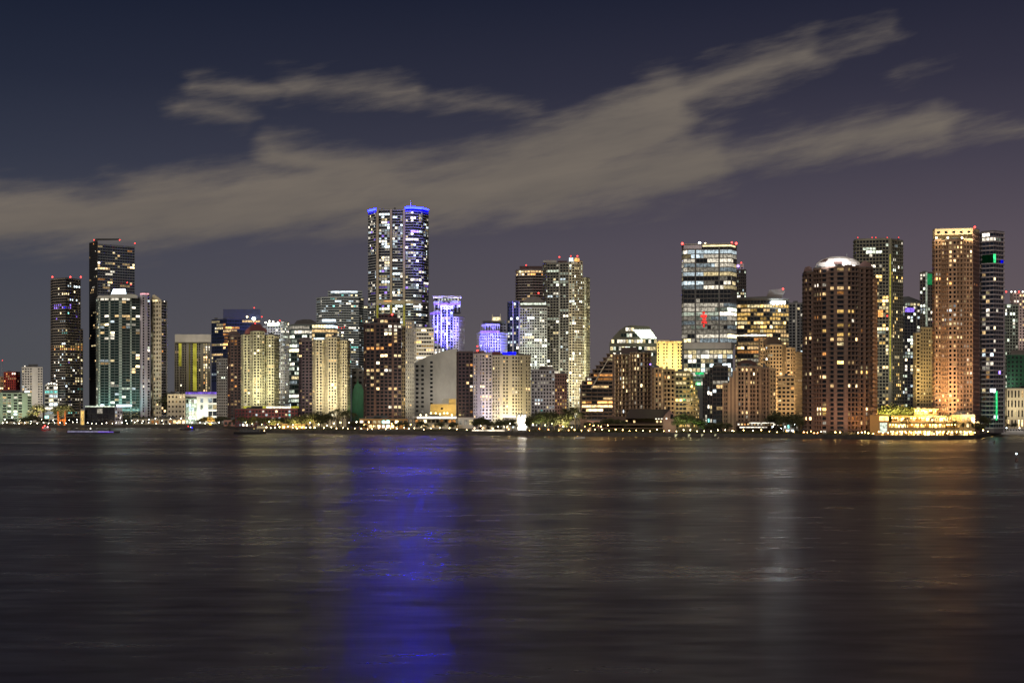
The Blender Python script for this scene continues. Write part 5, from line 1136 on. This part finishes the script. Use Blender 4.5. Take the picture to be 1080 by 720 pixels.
# ------------------------------------------------------------------ night sky with lit cloud
w = bpy.data.worlds.new('World'); sc.world = w; w.use_nodes = True
T = w.node_tree; n = T.nodes; l = T.links; bg = n['Background']
def MATH(op, a, b_=None, c=None):
    x = n.new('ShaderNodeMath'); x.operation = op
    for i, v in enumerate((a, b_, c)):
        if v is None: continue
        if isinstance(v, (int, float)): x.inputs[i].default_value = v
        else: l.new(v, x.inputs[i])
    return x.outputs[0]
tc = n.new('ShaderNodeTexCoord'); sx = n.new('ShaderNodeSeparateXYZ'); l.new(tc.outputs['Generated'], sx.inputs[0])
dx, dy, dz = sx.outputs
dist = MATH('MAXIMUM', MATH('SQRT', MATH('ADD', MATH('MULTIPLY', dx, dx), MATH('MULTIPLY', dy, dy))), .02)
az = MATH('MULTIPLY', MATH('ARCTAN2', dx, dy), 1500 * 1.03)          # bearing and height of the sky, 1500 units to the radian
el = MATH('MULTIPLY', MATH('DIVIDE', dz, dist), 1500)
cv = n.new('ShaderNodeCombineXYZ'); l.new(az, cv.inputs[0]); l.new(el, cv.inputs[1])
def NOISE(scale, sc_xy, rot, detail, rough=.55, off=(0, 0, 0)):
    mp = n.new('ShaderNodeMapping'); mp.vector_type = 'TEXTURE'; mp.inputs['Rotation'].default_value = (0, 0, rot); mp.inputs['Scale'].default_value = (sc_xy[0], sc_xy[1], 1); mp.inputs['Location'].default_value = off
    l.new(cv.outputs[0], mp.inputs[0]); x = n.new('ShaderNodeTexNoise'); x.inputs['Scale'].default_value = scale; x.inputs['Detail'].default_value = detail; x.inputs['Roughness'].default_value = rough
    l.new(mp.outputs[0], x.inputs['Vector']); return x
warp = NOISE(1, (130, 40), .2, 4); wf = n.new('ShaderNodeVectorMath'); wf.operation = 'MULTIPLY_ADD'; wf.inputs[1].default_value = (80, 22, 0); wf.inputs[2].default_value = (-40, -11, 0)
l.new(warp.outputs['Color'], wf.inputs[0]); wa = n.new('ShaderNodeVectorMath'); wa.operation = 'ADD'; l.new(cv.outputs[0], wa.inputs[0]); l.new(wf.outputs[0], wa.inputs[1])
def capsule(ax, ay, bx, by, r0, gain=1.0):
    """soft spindle of cloud from one bearing/height to another"""
    ax, bx, ay, by = ax - 540, bx - 540, 430 - ay, 430 - by
    d = Vector((bx - ax, by - ay, 0)); L2 = d.length_squared
    sub = n.new('ShaderNodeVectorMath'); sub.operation = 'SUBTRACT'; l.new(wa.outputs[0], sub.inputs[0]); sub.inputs[1].default_value = (ax, ay, 0)
    dot = n.new('ShaderNodeVectorMath'); dot.operation = 'DOT_PRODUCT'; l.new(sub.outputs[0], dot.inputs[0]); dot.inputs[1].default_value = tuple(d / L2)
    cl = n.new('ShaderNodeClamp'); l.new(dot.outputs['Value'], cl.inputs['Value'])
    s2 = n.new('ShaderNodeVectorMath'); s2.operation = 'SCALE'; s2.inputs[0].default_value = tuple(d); l.new(cl.outputs[0], s2.inputs['Scale'])
    s3 = n.new('ShaderNodeVectorMath'); s3.operation = 'DISTANCE'; l.new(sub.outputs[0], s3.inputs[0]); l.new(s2.outputs[0], s3.inputs[1])
    return MATH('MINIMUM', MATH('DIVIDE', MATH('SUBTRACT', r0, s3.outputs['Value']), 30), 1.05 if gain == 1 else gain * .5)
CAPS = [(-80, 244, 150, 236, 40), (150, 232, 330, 208, 44), (330, 208, 560, 190, 46), (290, 168, 430, 190, 26), (560, 184, 700, 118, 48), (690, 112, 860, 64, 26), (840, 66, 950, 44, 11),
        (560, 196, 760, 172, 40), (760, 168, 990, 146, 26), (990, 150, 1100, 156, 11), (200, 101, 300, 101, 11), (300, 100, 420, 97, 19), (420, 103, 560, 113, 9), (182, 124, 252, 132, 10),
        (105, 193, 165, 193, 6, .5), (950, 93, 1000, 90, 5, .1)]
f = None
for c in CAPS:
    v = capsule(*c); f = v if f is None else MATH('SMOOTH_MAX', f, v, .25)
f = MATH('MAXIMUM', f, -1.2)
n1 = NOISE(1, (190, 30), .16, 6, .6); n2 = NOISE(1, (60, 14), .22, 5, .6, (300, 90, 0))
f = MATH('ADD', f, MATH('MULTIPLY', MATH('SUBTRACT', n1.outputs['Fac'], .5), 1.9)); f = MATH('ADD', f, MATH('MULTIPLY', MATH('SUBTRACT', n2.outputs['Fac'], .5), .85))
mr = n.new('ShaderNodeMapRange'); mr.interpolation_type = 'SMOOTHSTEP'; mr.inputs['From Min'].default_value = -.28; mr.inputs['From Max'].default_value = 1.1; l.new(f, mr.inputs['Value'])
ramp = n.new('ShaderNodeValToRGB'); l.new(MATH('DIVIDE', el, 1600), ramp.inputs[0]); cr = ramp.color_ramp
cr.elements[0].position = 0; cr.elements[0].color = (.112, .102, .097, 1); cr.elements[1].position = 1; cr.elements[1].color = (.0025, .003, .006, 1)
for p_, c_ in ((.05, (.104, .093, .097, 1)), (.105, (.081, .074, .089, 1)), (.16, (.047, .047, .066, 1)), (.21, (.026, .028, .046, 1)), (.27, (.0125, .0155, .031, 1)), (.42, (.005, .006, .013, 1))):
    e = cr.elements.new(p_); e.color = c_
# darker and bluer to the left (south-west), more mauve to the right
side = n.new('ShaderNodeMapRange'); side.inputs['From Min'].default_value = -560; side.inputs['From Max'].default_value = 480; l.new(az, side.inputs['Value'])
tint = n.new('ShaderNodeMix'); tint.data_type = 'RGBA'; l.new(side.outputs[0], tint.inputs['Factor']); tint.inputs[6].default_value = (.66, .77, .90, 1); tint.inputs[7].default_value = (1.22, 1.06, 1.10, 1)
mul = n.new('ShaderNodeMix'); mul.data_type = 'RGBA'; mul.blend_type = 'MULTIPLY'; mul.inputs['Factor'].default_value = 1; l.new(ramp.outputs[0], mul.inputs[6]); l.new(tint.outputs[2], mul.inputs[7])
mx = n.new('ShaderNodeMix'); mx.data_type = 'RGBA'; l.new(MATH('MULTIPLY', mr.outputs[0], 1.0), mx.inputs['Factor']); l.new(mul.outputs[2], mx.inputs[6]); cm = n.new('ShaderNodeMix'); cm.data_type = 'RGBA'; cn = NOISE(1, (260, 45), .18, 4, .6, (90, 40, 0)); l.new(cn.outputs['Fac'], cm.inputs['Factor']); cm.inputs[6].default_value = (.092, .082, .080, 1); cm.inputs[7].default_value = (.215, .178, .142, 1); l.new(cm.outputs[2], mx.inputs[7])
l.new(mx.outputs[2], bg.inputs['Color']); bg.inputs['Strength'].default_value = 1.0
# a trace of physical sky far below dusk
nis = n.new('ShaderNodeTexSky'); nis.sky_type = 'NISHITA'; nis.sun_disc = False; nis.sun_elevation = math.radians(28); nis.sun_rotation = math.radians(166)
b2 = n.new('ShaderNodeBackground'); b2.inputs['Strength'].default_value = .0004; l.new(nis.outputs[0], b2.inputs['Color'])
addn = n.new('ShaderNodeAddShader'); l.new(bg.outputs[0], addn.inputs[0]); l.new(b2.outputs[0], addn.inputs[1]); l.new(addn.outputs[0], n['World Output'].inputs['Surface'])

# ------------------------------------------------------------------ camera and render
c = bpy.data.cameras.new('camera'); co = bpy.data.objects.new('camera', c); COL.objects.link(co); sc.camera = co
c.lens = 50; c.sensor_width = 36; c.shift_y = (HY - 360) / 1080; c.clip_end = 30000; c.clip_start = 1
co.location = (0, 0, H); co.rotation_euler = (math.radians(90), 0, 0)
sc.view_settings.view_transform = 'Standard'; sc.view_settings.look = 'None'; sc.view_settings.exposure = 0; sc.view_settings.gamma = 1
sc.render.engine = 'CYCLES'; sc.cycles.use_denoising = True; sc.cycles.max_bounces = 4; sc.cycles.diffuse_bounces = 2; sc.cycles.glossy_bounces = 2
sc.cycles.pixel_filter_type = 'BLACKMAN_HARRIS'; sc.cycles.filter_width = 1.5; sc.cycles.sample_clamp_indirect = 6; sc.cycles.caustics_reflective = False; sc.cycles.use_light_tree = True
for o in [o for o in COL.objects if '_o' in o]: del o['_o']
